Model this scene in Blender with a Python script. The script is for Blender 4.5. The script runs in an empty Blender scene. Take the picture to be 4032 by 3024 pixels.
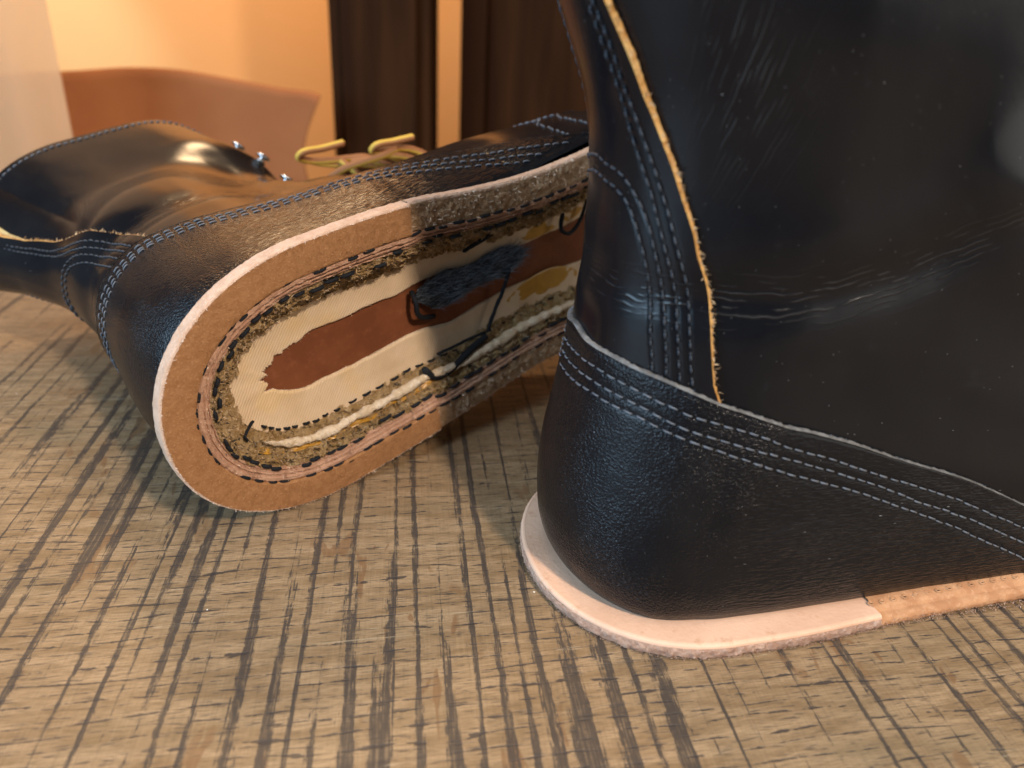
import bpy, math, random
import numpy as np
from mathutils import Matrix, Vector

random.seed(7)
RNG = np.random.default_rng(11)
CM = 0.01
SC = bpy.context.scene
COL = SC.collection

# ------------------------------------------------------------------ camera
def cam_axes(pitch, roll):
    p, r = math.radians(pitch), math.radians(roll)
    fwd = np.array([0, math.cos(p), -math.sin(p)])
    up0 = np.array([0, math.sin(p), math.cos(p)])
    rt0 = np.array([1.0, 0, 0])
    return (math.cos(r) * rt0 + math.sin(r) * up0,
            -math.sin(r) * rt0 + math.cos(r) * up0, fwd)
RT, UP, FWD = cam_axes(26.0, 3.0)
CAM_H = 15.0
cd = bpy.data.cameras.new('camera')
cam = bpy.data.objects.new('camera', cd)
COL.objects.link(cam)
m = Matrix.Identity(4)
for i in range(3):
    m[i][0], m[i][1], m[i][2] = RT[i], UP[i], -FWD[i]
m[2][3] = CAM_H * CM
cam.matrix_world = m
cd.sensor_width = 36.0
cd.lens = 27.0
cd.clip_start = 0.01
cd.clip_end = 50.0
cd.dof.use_dof = True
cd.dof.focus_distance = 0.225
cd.dof.aperture_fstop = 11.0
SC.camera = cam

def pixel_ray(u, v):
    """direction through a pixel of the 4032 x 3024 photograph"""
    return (u - 2016) / 3024 * RT - (v - 1512) / 3024 * UP + FWD
def at_depth(u, v, y):
    """point on that ray at table depth y (cm)"""
    d = pixel_ray(u, v)
    return np.array([0, 0, CAM_H]) + d * (y / d[1])

# ------------------------------------------------------------------ world + light
w = bpy.data.worlds.new('World')
SC.world = w
w.use_nodes = True
bg = w.node_tree.nodes['Background']
bg.inputs['Color'].default_value = (0.80, 0.86, 1.0, 1)
bg.inputs['Strength'].default_value = 0.085
SC.view_settings.view_transform = 'Standard'
SC.view_settings.look = 'None'
SC.view_settings.exposure = 0.12
SC.view_settings.gamma = 1.0
SC.view_settings.use_curve_mapping = False
SC.cycles.max_bounces = 6
SC.cycles.diffuse_bounces = 3
SC.cycles.glossy_bounces = 3

def area(name, loc, target, size, power, color, size_y=None, spread=None):
    l = bpy.data.lights.new(name, 'AREA')
    l.shape = 'RECTANGLE' if size_y else 'DISK'
    l.size = size * CM
    if size_y:
        l.size_y = size_y * CM
    l.energy = power
    l.color = color
    if spread:
        l.spread = math.radians(spread)
    o = bpy.data.objects.new(name, l)
    COL.objects.link(o)
    o.location = Vector(loc) * CM
    o.rotation_euler = (Vector(target) - Vector(loc)).to_track_quat('-Z', 'Y').to_euler()
    return o
# warm room lamp, front right above the table
area('room_lamp', (50, -55, 92), (0, 22, 3), 9, 16.0, (1.0, 0.85, 0.70))
# added soft fill light over the table, stands for no fixture
area('overhead_fill_light', (5, 0, 150), (0, 22, 0), 90, 9.0, (1.0, 0.96, 0.90), 90)
# added pale fill from the right, stands in for room bounce
area('right_fill_light', (125, -25, 45), (5, 25, 5), 120, 6.5, (1.0, 0.94, 0.84), 110)
# cool daylight from a window on the left
area('window_light', (-92, -48, 50), (0, 22, 4), 80, 25.0, (0.50, 0.75, 1.0), 90)
# warm lamp that lights the wall behind
area('wall_lamp', (-38, 104, 105), (-32, 150, 10), 30, 15.5, (1.0, 0.66, 0.36))
# daylight spilling on the wall at the left
sp = bpy.data.lights.new('wall_daylight', 'SPOT')
sp.energy = 26.0
sp.color = (0.55, 0.82, 1.0)
sp.spot_size = math.radians(22)
sp.spot_blend = 0.9
sp.shadow_soft_size = 0.03
spo = bpy.data.objects.new('wall_daylight', sp)
COL.objects.link(spo)
spo.location = Vector((-120, 95, 60)) * CM
spo.rotation_euler = (Vector(tuple(at_depth(250, 60, 150))) - Vector((-120, 95, 60))).to_track_quat('-Z', 'Y').to_euler()

# ------------------------------------------------------------------ numeric noise
def _hash(ix, iy, iz):
    h = (ix * 374761393 + iy * 668265263 + iz * 2147483647 + 1013904223) & 0xffffffff
    h = ((h ^ (h >> 13)) * 1274126177) & 0xffffffff
    h = (h ^ (h >> 16)) & 0xffffffff
    return h / 2147483647.5 - 1.0
def vnoise(P):
    P = np.asarray(P, float)
    i = np.floor(P).astype(np.int64)
    f = P - i
    f = f * f * (3 - 2 * f)
    r = 0
    for dx in (0, 1):
        for dy in (0, 1):
            for dz in (0, 1):
                wgt = (f[..., 0] if dx else 1 - f[..., 0]) * (f[..., 1] if dy else 1 - f[..., 1]) * (f[..., 2] if dz else 1 - f[..., 2])
                r = r + wgt * _hash(i[..., 0] + dx, i[..., 1] + dy, i[..., 2] + dz)
    return r
def fbm(P, o=4):
    P = np.asarray(P, float)
    a, s, r = 0.5, 1.0, 0
    for k in range(o):
        r = r + a * vnoise(P * s + 17.3 * k)
        a *= 0.5
        s *= 2.03
    return r

# ------------------------------------------------------------------ mesh helpers
def raw_mesh(name, V, F, mat, parent=None, uv=None, smooth=True, attrs=None, label=None, kind=None, uv2=None):
    """V in cm (n,3); F (m,k) index array of one face size"""
    V = np.asarray(V, np.float32).reshape(-1, 3) * CM
    F = np.asarray(F, np.int32)
    me = bpy.data.meshes.new(name)
    k = F.shape[1]
    me.vertices.add(len(V))
    me.vertices.foreach_set('co', V.ravel())
    me.loops.add(F.size)
    me.loops.foreach_set('vertex_index', F.ravel())
    me.polygons.add(len(F))
    me.polygons.foreach_set('loop_start', np.arange(0, F.size, k, dtype=np.int32))
    me.polygons.foreach_set('use_smooth', np.full(len(F), smooth))
    for nm, U in (('UVMap', uv), ('Crease', uv2)):
        if U is not None:
            l = me.uv_layers.new(name=nm)
            U = np.asarray(U, np.float32).reshape(-1, 2)
            l.data.foreach_set('uv', U[F.ravel()].ravel())
    for nm, A in (attrs or {}).items():
        at = me.attributes.new(nm, 'FLOAT', 'POINT')
        at.data.foreach_set('value', np.asarray(A, np.float32).ravel())
    me.update(calc_edges=True)
    me.validate()
    me.materials.append(mat)
    o = bpy.data.objects.new(name, me)
    COL.objects.link(o)
    if parent:
        o.parent = parent
    if label:
        o['label'] = label
    if kind:
        o['kind'] = kind
    return o
def grid_faces(nu, nv, cu=False, cv=False, flip=False):
    a = np.arange(nu * nv).reshape(nu, nv)
    if cu:
        a = np.vstack([a, a[:1]])
    if cv:
        a = np.hstack([a, a[:, :1]])
    q = np.stack([a[:-1, :-1], a[1:, :-1], a[1:, 1:], a[:-1, 1:]], -1).reshape(-1, 4)
    return q[:, ::-1] if flip else q
def grid(name, P, mat, parent=None, cu=False, cv=False, flip=False, **k):
    P = np.asarray(P)
    return raw_mesh(name, P, grid_faces(P.shape[0], P.shape[1], cu, cv, flip), mat, parent, **k)
def tube(P, r, n=8):
    """verts/faces of a tube round a polyline; r scalar or per point; ends closed by shrinking"""
    P = np.asarray(P, float)
    r = np.broadcast_to(np.asarray(r, float), (len(P),)).copy()
    T = np.gradient(P, axis=0)
    T /= np.linalg.norm(T, axis=1, keepdims=True) + 1e-9
    ref = np.array([0.13, 0.31, 0.94])
    A = np.cross(T, ref)
    A /= np.linalg.norm(A, axis=1, keepdims=True) + 1e-9
    B = np.cross(T, A)
    an = np.linspace(0, 2 * np.pi, n, endpoint=False)
    r[0] *= 0.15
    r[-1] *= 0.15
    V = P[:, None] + r[:, None, None] * (np.cos(an)[None, :, None] * A[:, None] + np.sin(an)[None, :, None] * B[:, None])
    return V, grid_faces(len(P), n, False, True)
def spline(pts, n):
    pts = np.asarray(pts, float)
    d = np.r_[0, np.cumsum(np.linalg.norm(np.diff(pts, axis=0), axis=1))]
    q = np.linspace(0, d[-1], n)
    m = np.gradient(pts, d, axis=0)
    i = np.clip(np.searchsorted(d, q) - 1, 0, len(d) - 2)
    h = (d[i + 1] - d[i])
    t = ((q - d[i]) / h)[:, None]
    h = h[:, None]
    return (2*t**3-3*t**2+1)*pts[i] + (t**3-2*t**2+t)*h*m[i] + (-2*t**3+3*t**2)*pts[i+1] + (t**3-t**2)*h*m[i+1]
def join_parts(parts):
    V, F, o = [], [], 0
    for v, f in parts:
        v = np.asarray(v).reshape(-1, 3)
        V.append(v)
        F.append(np.asarray(f) + o)
        o += len(v)
    return np.vstack(V), np.vstack(F)
def box_obj(name, lo, hi, mat, parent=None, bev=0.3, label=None):
    import bmesh
    bm = bmesh.new()
    bmesh.ops.create_cube(bm, size=1)
    lo, hi = np.array(lo, float) * CM, np.array(hi, float) * CM
    for v in bm.verts:
        for k in range(3):
            v.co[k] = lo[k] + (v.co[k] + 0.5) * (hi[k] - lo[k])
    if bev:
        bmesh.ops.bevel(bm, geom=bm.edges[:], offset=bev * CM, segments=3, affect='EDGES', profile=0.6)
    me = bpy.data.meshes.new(name)
    bm.to_mesh(me)
    bm.free()
    me.materials.append(mat)
    o = bpy.data.objects.new(name, me)
    COL.objects.link(o)
    if parent:
        o.parent = parent
    if label:
        o['label'] = label
    return o
def empty(name, label, cat, loc=(0, 0, 0)):
    o = bpy.data.objects.new(name, None)
    COL.objects.link(o)
    o.location = Vector(loc) * CM
    o['label'] = label
    o['category'] = cat
    return o

# ------------------------------------------------------------------ materials
class Mat:
    def __init__(s, name):
        s.m = bpy.data.materials.new(name)
        s.m.use_nodes = True
        s.t = s.m.node_tree
        s.b = s.t.nodes['Principled BSDF']
        s.o = s.t.nodes['Material Output']
    def n(s, typ, props=None, **ins):
        nd = s.t.nodes.new(typ)
        for k, v in (props or {}).items():
            setattr(nd, k, v)
        for k, v in ins.items():
            s.put(nd, k, v)
        return nd
    def put(s, nd, k, v):
        key = int(k[1:]) if k[0] == '_' and k[1:].isdigit() else k.replace('_', ' ')
        sock = nd.inputs[key]
        if isinstance(v, bpy.types.NodeSocket):
            s.t.links.new(v, sock)
        elif isinstance(v, bpy.types.Node):
            s.t.links.new(v.outputs[0], sock)
        else:
            sock.default_value = v
    def bs(s, **ins):
        for k, v in ins.items():
            s.put(s.b, k, v)
        return s
    def coord(s, uv=True, scale=(1, 1, 1), rot=0.0):
        if uv:
            c = s.n('ShaderNodeUVMap', {'uv_map': 'UVMap'}).outputs[0]
            k = 1.0
        else:
            c = s.n('ShaderNodeTexCoord').outputs['Object']
            k = 100.0
        if rot:
            r = s.n('ShaderNodeMapping', Vector=c)
            r.inputs['Rotation'].default_value = (0, 0, rot)
            c = r.outputs[0]
        mp = s.n('ShaderNodeMapping', Vector=c)
        mp.inputs['Scale'].default_value = tuple(k * x for x in scale)
        return mp.outputs[0]
    def noise(s, vec, scale=1.0, detail=3.0, rough=0.55, dist=0.0, color=False):
        nd = s.n('ShaderNodeTexNoise', Vector=vec, Scale=scale, Detail=detail, Roughness=rough, Distortion=dist)
        return nd.outputs[1 if color else 0]
    def voro(s, vec, scale=1.0, feature='F1', rand=1.0):
        nd = s.n('ShaderNodeTexVoronoi', {'feature': feature}, Vector=vec, Scale=scale, Randomness=rand)
        return nd
    def math(s, op, a, b=0.0, c=None, clamp=False):
        nd = s.n('ShaderNodeMath', {'operation': op, 'use_clamp': clamp})
        s.put(nd, '_0', a)
        s.put(nd, '_1', b)
        if c is not None:
            s.put(nd, '_2', c)
        return nd.outputs[0]
    def step(s, x, lo, hi, a=0.0, b=1.0):
        nd = s.n('ShaderNodeMapRange', {'interpolation_type': 'SMOOTHSTEP'})
        s.put(nd, 'Value', x)
        for k, v in (('From Min', lo), ('From Max', hi), ('To Min', a), ('To Max', b)):
            nd.inputs[k].default_value = v
        return nd.outputs[0]
    def mix(s, f, a, b, blend='MIX'):
        nd = s.n('ShaderNodeMix', {'data_type': 'RGBA', 'blend_type': blend})
        s.put(nd, '_0', f)
        for k, v in ((6, a), (7, b)):
            if isinstance(v, tuple):
                nd.inputs[k].default_value = (*v[:3], 1)
            else:
                s.put(nd, '_%d' % k, v)
        return nd.outputs[2]
    def attr(s, name):
        return s.n('ShaderNodeAttribute', {'attribute_name': name}).outputs['Fac']
    def bump(s, h, strength=0.5, dist=0.02, prev=None):
        nd = s.n('ShaderNodeBump', Height=h, Strength=strength, Distance=dist * CM)
        if prev is not None:
            s.put(nd, 'Normal', prev)
        s.put(s.b, 'Normal', nd.outputs[0])
        return nd.outputs[0]

def black_leather(name, grain, creased=False):
    M = Mat(name)
    uv = M.coord()
    big = M.noise(uv, 0.35, 3)
    fine = M.noise(uv, 22, 2, 0.6)
    col = M.mix(M.step(big, 0.3, 0.7), (0.0040, 0.0042, 0.0055), (0.0065, 0.0065, 0.0075))
    rough = M.math('ADD', M.math('MULTIPLY', big, 0.13), 0.155)
    # dust: rare tiny pale specks
    v = M.voro(M.coord(scale=(1, 1, 1)), 3.2)
    keep = M.math('GREATER_THAN', M.n('ShaderNodeSeparateColor', Color=v.outputs['Color']).outputs[0], 0.945)
    dust = M.math('MULTIPLY', M.math('LESS_THAN', v.outputs['Distance'], 0.042), keep)
    v2 = M.voro(M.coord(scale=(1, 1, 1)), 9.0)
    keep2 = M.math('GREATER_THAN', M.n('ShaderNodeSeparateColor', Color=v2.outputs['Color']).outputs[0], 0.93)
    dust2 = M.math('MULTIPLY', M.math('LESS_THAN', v2.outputs['Distance'], 0.12), keep2)
    dustall = M.math('MAXIMUM', M.math('MULTIPLY', dust, 0.45), M.math('MULTIPLY', dust2, 0.14))
    smear = M.step(M.noise(uv, 0.9, 5, 0.65), 0.60, 0.85, 0.0, 0.05)
    col = M.mix(smear, col, (0.10, 0.11, 0.13))
    if creased:
        c2 = M.n('ShaderNodeUVMap', {'uv_map': 'Crease'}).outputs[0]
        sep = M.n('ShaderNodeSeparateXYZ', Vector=c2)
        def cmap(sx, sy, o=0.0):
            mp = M.n('ShaderNodeMapping', Vector=c2)
            mp.inputs['Scale'].default_value = (sx, sy, 1)
            mp.inputs['Location'].default_value = (o, o, 0)
            return mp.outputs[0]
        wob = M.math('ADD', M.math('MULTIPLY', M.noise(cmap(0.45, 0.8), 1, 2), 2.6), M.math('MULTIPLY', M.noise(cmap(2.6, 1.2), 1, 2), 0.45))
        ph = M.math('ADD', M.math('MULTIPLY', sep.outputs[1], 6.5), wob)
        tri = M.math('ABSOLUTE', M.math('SUBTRACT', M.math('FRACT', ph), 0.5))
        brk = M.step(M.noise(cmap(0.9, 4.0, 3.0), 1, 2), 0.46, 0.60)
        mask = M.math('MULTIPLY', M.attr('crease'), brk)
        line = M.step(tri, 0.0, 0.10, 1.0, 0.0)
        lm = M.math('MULTIPLY', line, mask)
        col = M.mix(M.math('MULTIPLY', lm, 0.30), col, (0.15, 0.145, 0.14))  # crease lines paled in the colour: worn grey plus painted glint
    col = M.mix(dustall, col, (0.55, 0.55, 0.54))
    M.bs(Base_Color=col, Roughness=rough)
    M.b.inputs['Specular IOR Level'].default_value = 0.20 if grain else 0.25
    if grain:
        g = M.coord(scale=(7.5, 15, 1))
        n1 = M.noise(g, 1.0, 2, 0.6, 0.6)
        n2 = M.voro(M.coord(scale=(11, 17, 1)), 1.0)
        hgt = M.math('ADD', M.math('MULTIPLY', n1, 0.8), M.math('MULTIPLY', n2.outputs['Distance'], 0.5))
        gm = M.step(M.noise(uv, 0.28, 2), 0.35, 0.6, 0.35, 1.0)
        nrm = M.bump(M.math('MULTIPLY', hgt, gm), 0.95, 0.046)
    else:
        nrm = M.bump(M.math('ADD', M.math('MULTIPLY', fine, 0.35), M.noise(uv, 2.2, 3)), 0.20, 0.012)
    if creased:
        soft = M.math('MULTIPLY', M.step(tri, 0.0, 0.30, 1.0, 0.0), mask)
        M.bump(soft, 0.65, 0.024, nrm)
    return M.m

def fibrous(name, c1, c2, c3=None, scale=6, rough=0.85, bumps=0.8, dist=0.04, dark=None, uv=False):
    M = Mat(name)
    co = M.coord(uv)
    a = M.noise(co, scale * 0.25, 4, 0.6)
    b = M.noise(co, scale, 4, 0.7)
    col = M.mix(M.step(a, 0.35, 0.65), c1, c2)
    if c3:
        col = M.mix(M.step(b, 0.55, 0.72), col, c3)
    if dark:
        col = M.mix(M.step(M.noise(co, scale * 0.55, 5, 0.75), 0.54, 0.66), col, dark)
    M.bs(Base_Color=col, Roughness=rough)
    M.b.inputs['Specular IOR Level'].default_value = 0.2
    M.bump(M.math('ADD', b, M.noise(co, scale * 4, 2)), bumps, dist)
    return M.m

def plain(name, c, rough=0.6, metal=0.0, var=0.25, scale=3.0, bumps=0.2, spec=0.4):
    M = Mat(name)
    co = M.coord(False)
    a = M.noise(co, scale, 4, 0.6)
    dk = tuple(x * (1 - var) for x in c)
    lt = tuple(min(1, x * (1 + var)) for x in c)
    M.bs(Base_Color=M.mix(a, dk, lt), Roughness=rough, Metallic=metal)
    M.b.inputs['Specular IOR Level'].default_value = spec
    if bumps:
        M.bump(M.noise(co, scale * 6, 3), bumps, 0.02)
    return M.m

def oak_table():
    M = Mat('worn_oak')
    g = M.coord(False, rot=math.radians(-11))           # x along the grain
    gs = lambda sx, sy: M.n('ShaderNodeMapping', {}, Vector=g)
    def gmap(sx, sy):
        mp = M.n('ShaderNodeMapping', Vector=g)
        mp.inputs['Scale'].default_value = (sx, sy, 1)
        return mp.outputs[0]
    s = M.coord(False, rot=math.radians(-8.5))          # y along the saw marks
    def smap(sx, sy, ox=0):
        mp = M.n('ShaderNodeMapping', Vector=s)
        mp.inputs['Scale'].default_value = (sx, sy, 1)
        mp.inputs['Location'].default_value = (ox, ox * 0.37, 0)
        return mp.outputs[0]
    fine = M.noise(gmap(1.8, 26), 1, 4, 0.75)
    mid = M.noise(gmap(0.35, 2.4), 1, 4, 0.6, 0.4)
    blot = M.noise(gmap(0.12, 0.3), 1, 3)
    col = M.mix(M.step(mid, 0.3, 0.7), (0.210, 0.130, 0.066), (0.342, 0.226, 0.128))
    col = M.mix(M.step(fine, 0.42, 0.66, 0.0, 0.7), col, (0.115, 0.070, 0.033))
    col = M.mix(M.step(blot, 0.5, 0.75, 0.0, 0.45), col, (0.19, 0.145, 0.085))
    # reddish ray flecks lying across the grain
    ray = M.noise(smap(1.1, 0.33, 9), 1, 2, 0.5, 1.4)
    rk = M.step(M.noise(gmap(0.16, 0.10), 1, 1), 0.44, 0.56)
    col = M.mix(M.math('MULTIPLY', M.step(ray, 0.60, 0.64, 0.0, 0.75), rk), col, (0.165, 0.082, 0.036))
    # saw marks: dark streaks about 7 mm apart, broken into fine parallel striations
    su = M.n('ShaderNodeSeparateXYZ', Vector=s).outputs[0]
    gv = M.n('ShaderNodeSeparateXYZ', Vector=g).outputs[1]
    ph = M.math('ADD', M.math('MULTIPLY', su, 1.0 / 0.68), M.math('MULTIPLY', M.noise(smap(0.45, 0.02), 1, 2), 3.0))
    tri = M.math('MULTIPLY', M.math('ABSOLUTE', M.math('SUBTRACT', M.math('FRACT', ph), 0.5)), 2.0)
    n1 = M.noise(smap(1.1, 0.07), 1, 2)
    n2 = M.noise(smap(9.0, 0.16), 1, 3, 0.75)
    brk = M.noise(smap(6.5, 2.0, 4), 1, 4, 0.75)
    stri = M.noise(smap(14.0, 0.5, 6), 1, 3, 0.7)
    col = M.mix(M.step(stri, 0.50, 0.68, 0.0, 0.26), col, (0.11, 0.075, 0.042))
    col = M.mix(M.step(stri, 0.46, 0.30, 0.0, 0.10), col, (0.50, 0.37, 0.21))
    area_m = M.noise(smap(0.08, 0.08, 2), 1, 1)
    thr = M.math('ADD', M.math('MULTIPLY', M.math('SUBTRACT', n1, 0.5), 1.9), M.math('MULTIPLY', M.math('SUBTRACT', n2, 0.5), 1.35))
    thr = M.math('ADD', thr, M.math('MULTIPLY', M.math('SUBTRACT', brk, 0.5), 1.05))
    thr = M.math('ADD', thr, M.math('ADD', 0.24, M.math('MULTIPLY', M.math('SUBTRACT', area_m, 0.5), 1.1)))
    saw = M.step(M.math('SUBTRACT', thr, tri), -0.06, 0.14)
    sawc = M.math('MULTIPLY', saw, M.step(M.math('ADD', stri, M.math('MULTIPLY', M.math('SUBTRACT', brk, 0.5), 0.5)), 0.34, 0.52, 0.55, 0.94))
    col = M.mix(sawc, col, (0.050, 0.038, 0.031))
    # pores: short dark dashes in rows along the grain
    ph = M.math('ADD', M.math('MULTIPLY', gv, 1.0 / 0.40), M.math('MULTIPLY', M.noise(gmap(0.16, 0.9), 1, 2), 2.2))
    tp = M.math('MULTIPLY', M.math('ABSOLUTE', M.math('SUBTRACT', M.math('FRACT', ph), 0.5)), 2.0)
    pn = M.noise(gmap(1.35, 2.6), 1, 3, 0.7)
    pore = M.step(M.math('SUBTRACT', M.math('MULTIPLY', M.math('SUBTRACT', pn, 0.455), 1.1), tp), -0.03, 0.05)
    pn2 = M.noise(gmap(1.4, 13), 1, 2, 0.6)
    pore = M.math('MAXIMUM', pore, M.step(pn2, 0.585, 0.67, 0.0, 0.7))
    col = M.mix(M.math('MULTIPLY', pore, 0.85), col, (0.036, 0.029, 0.028))
    # pale scratches
    sc = M.noise(gmap(0.05, 5.5), 1, 1, 0.5, 0.05)
    scr = M.step(M.math('ABSOLUTE', M.math('SUBTRACT', sc, 0.5)), 0.0, 0.0035, 1.0, 0.0)
    scm = M.step(M.noise(gmap(0.11, 0.4), 1, 2), 0.55, 0.62, 0.0, 0.55)
    col = M.mix(M.math('MULTIPLY', scr, scm), col, (0.50, 0.40, 0.27))
    v = M.voro(M.coord(False), 0.9)
    keep = M.math('GREATER_THAN', M.n('ShaderNodeSeparateColor', Color=v.outputs['Color']).outputs[0], 0.75)
    dust = M.math('MULTIPLY', M.math('LESS_THAN', v.outputs['Distance'], 0.028), keep)
    col = M.mix(dust, col, (0.75, 0.70, 0.62))
    rough = M.math('ADD', M.math('MULTIPLY', fine, 0.16), M.math('ADD', 0.33, M.math('MULTIPLY', saw, 0.06)))
    M.bs(Base_Color=col, Roughness=rough)
    M.b.inputs['Specular IOR Level'].default_value = 0.38
    M.bump(M.math('SUBTRACT', M.math('MULTIPLY', fine, 0.5), pore), 0.5, 0.02)
    return M.m

MAT = {}
MAT['smooth'] = black_leather('smooth_black_leather', False, True)
MAT['grain'] = black_leather('grained_black_leather', True)
MAT['oak'] = oak_table()
MAT['thread'] = plain('black_thread', (0.010, 0.011, 0.014), 0.7, var=0.6, scale=20, bumps=0.6, spec=0.2)
MAT['thread_mid'] = plain('dark_thread', (0.030, 0.034, 0.042), 0.5, var=0.6, scale=20, bumps=0.6, spec=0.4)
MAT['thread_grey'] = plain('waxed_thread', (0.085, 0.092, 0.108), 0.42, var=0.6, scale=18, bumps=0.6, spec=0.6)
MAT['raw_tan'] = fibrous('raw_tan_edge', (0.42, 0.21, 0.06), (0.58, 0.34, 0.12), (0.68, 0.46, 0.2), 9)
MAT['raw_grey'] = fibrous('raw_grey_edge', (0.10, 0.095, 0.092), (0.19, 0.185, 0.18), (0.26, 0.25, 0.245), 10)
MAT['veg'] = fibrous('smooth_pink_leather', (0.58, 0.345, 0.228), (0.66, 0.41, 0.28), (0.54, 0.305, 0.19), 2.2, 0.6, 0.5, 0.02)
MAT['veg_rough'] = fibrous('fuzzy_pink_leather', (0.50, 0.29, 0.20), (0.64, 0.41, 0.30), (0.76, 0.56, 0.45), 14, 0.9, 1.0, 0.05)
MAT['suede'] = fibrous('brown_suede', (0.43, 0.20, 0.080), (0.50, 0.245, 0.105), (0.62, 0.36, 0.19), 15, 0.95, 1.0, 0.04)
MAT['rim'] = fibrous('pale_leather_rim', (0.52, 0.32, 0.215), (0.60, 0.39, 0.275), (0.68, 0.48, 0.36), 12, 0.9, 0.8, 0.03)
MAT['welt_brown'] = fibrous('brown_midsole', (0.36, 0.17, 0.08), (0.46, 0.24, 0.12), (0.50, 0.28, 0.16), 7, 0.75, 0.5, 0.03)
MAT['torn'] = fibrous('torn_brown_leather', (0.44, 0.27, 0.15), (0.56, 0.37, 0.22), (0.68, 0.52, 0.36), 9, 0.95, 1.0, 0.06, dark=(0.22, 0.13, 0.07))
MAT['torn_pink'] = fibrous('torn_pink_leather', (0.50, 0.27, 0.17), (0.60, 0.35, 0.23), (0.68, 0.46, 0.34), 9, 0.95, 1.0, 0.05, dark=(0.30, 0.16, 0.10))
MAT['fibre_layer'] = fibrous('frayed_felt_layer', (0.32, 0.19, 0.07), (0.44, 0.29, 0.14), (0.60, 0.48, 0.32), 7, 0.95, 1.0, 0.08, dark=(0.028, 0.024, 0.020))
MAT['canvas_bead'] = fibrous('cream_canvas_bead', (0.58, 0.44, 0.29), (0.70, 0.56, 0.41), (0.80, 0.70, 0.57), 5, 0.9, 1.0, 0.05)
MAT['glue'] = plain('amber_glue', (0.42, 0.21, 0.025), 0.35, var=0.3, scale=2, bumps=0.15, spec=0.5)
MAT['insole'] = fibrous('brown_insole_leather', (0.150, 0.046, 0.018), (0.185, 0.060, 0.024), (0.21, 0.072, 0.032), 3, 0.6, 0.3, 0.02)
MAT['felt'] = fibrous('dark_grey_felt', (0.02, 0.023, 0.03), (0.055, 0.062, 0.078), (0.10, 0.11, 0.13), 9, 0.95, 1.0, 0.06)
MAT['fuzz_grey'] = plain('grey_fibre', (0.15, 0.175, 0.21), 0.8, var=0.5)
MAT['fuzz_pale'] = plain('pale_fibre', (0.70, 0.52, 0.38), 0.8, var=0.3, scale=9)
MAT['fuzz_tan'] = plain('tan_fibre', (0.50, 0.33, 0.18), 0.8, var=0.5, scale=9)
MAT['steel'] = plain('bright_nickel', (0.75, 0.77, 0.80), 0.16, 1.0, 0.05, bumps=0)
MAT['lining'] = fibrous('tan_flesh_side', (0.40, 0.26, 0.095), (0.48, 0.34, 0.15), (0.55, 0.43, 0.24), 3, 0.9, 0.6, 0.04)

def canvas_mat():
    M = Mat('ribbed_canvas')
    co = M.coord(False)
    r = M.n('ShaderNodeMapping', Vector=co)
    r.inputs['Rotation'].default_value = (0, 0, math.radians(-38))
    wv = M.n('ShaderNodeTexWave', {'wave_type': 'BANDS', 'bands_direction': 'X'}, Vector=r.outputs[0], Scale=3.4, Distortion=2.2, Detail=2.0)
    wv.inputs['Detail Scale'].default_value = 1.5
    a = M.noise(co, 0.8, 4)
    col = M.mix(M.step(a, 0.35, 0.7), (0.66, 0.49, 0.33), (0.60, 0.43, 0.27))
    col = M.mix(M.step(M.noise(co, 0.5, 3), 0.55, 0.7, 0, 0.4), col, (0.68, 0.46, 0.20))
    col = M.mix(M.math('MULTIPLY', wv.outputs['Fac'], 0.10), col, (0.42, 0.30, 0.18))
    M.bs(Base_Color=col, Roughness=0.9)
    M.b.inputs['Specular IOR Level'].default_value = 0.15
    M.bump(M.math('ADD', M.math('MULTIPLY', wv.outputs['Fac'], 0.35), M.noise(co, 2.0, 4)), 0.6, 0.05)
    return M.m
MAT['canvas'] = canvas_mat()
def lace_mat():
    M = Mat('braided_lace')
    uv = M.coord(scale=(1, 1, 1))
    wv = M.n('ShaderNodeTexWave', {'wave_type': 'BANDS', 'bands_direction': 'DIAGONAL'}, Vector=uv, Scale=5.0, Distortion=1.0)
    side = M.n('ShaderNodeSeparateXYZ', Vector=M.n('ShaderNodeUVMap', {'uv_map': 'UVMap'}).outputs[0]).outputs[1]
    stripe = M.step(M.math('ABSOLUTE', M.math('SUBTRACT', M.math('FRACT', M.math('MULTIPLY', side, 1.0)), 0.5)), 0.17, 0.24)
    col = M.mix(stripe, (0.62, 0.37, 0.045), (0.28, 0.10, 0.03))
    col = M.mix(M.math('MULTIPLY', wv.outputs['Fac'], 0.35), col, (0.20, 0.085, 0.02))
    M.bs(Base_Color=col, Roughness=0.7)
    M.bump(wv.outputs['Fac'], 0.5, 0.03)
    return M.m
MAT['lace'] = lace_mat()

# ------------------------------------------------------------------ setting
def flat(name, P, mat):
    o = raw_mesh(name, P, [[0, 1, 2, 3]], mat, smooth=False)
    o['kind'] = 'structure'
    return o
wall_mat = plain('peach_plaster', (0.80, 0.42, 0.165), 0.85, var=0.06, scale=0.05, bumps=0.15)
flat('wall', [(-260, 150, -75), (200, 150, -75), (200, 150, 190), (-260, 150, 190)], wall_mat)
flat('floor', [(-260, -90, -75), (200, -90, -75), (200, 150, -75), (-260, 150, -75)], plain('floor_boards', (0.22, 0.13, 0.07), 0.5, var=0.3, scale=0.05))

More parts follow.
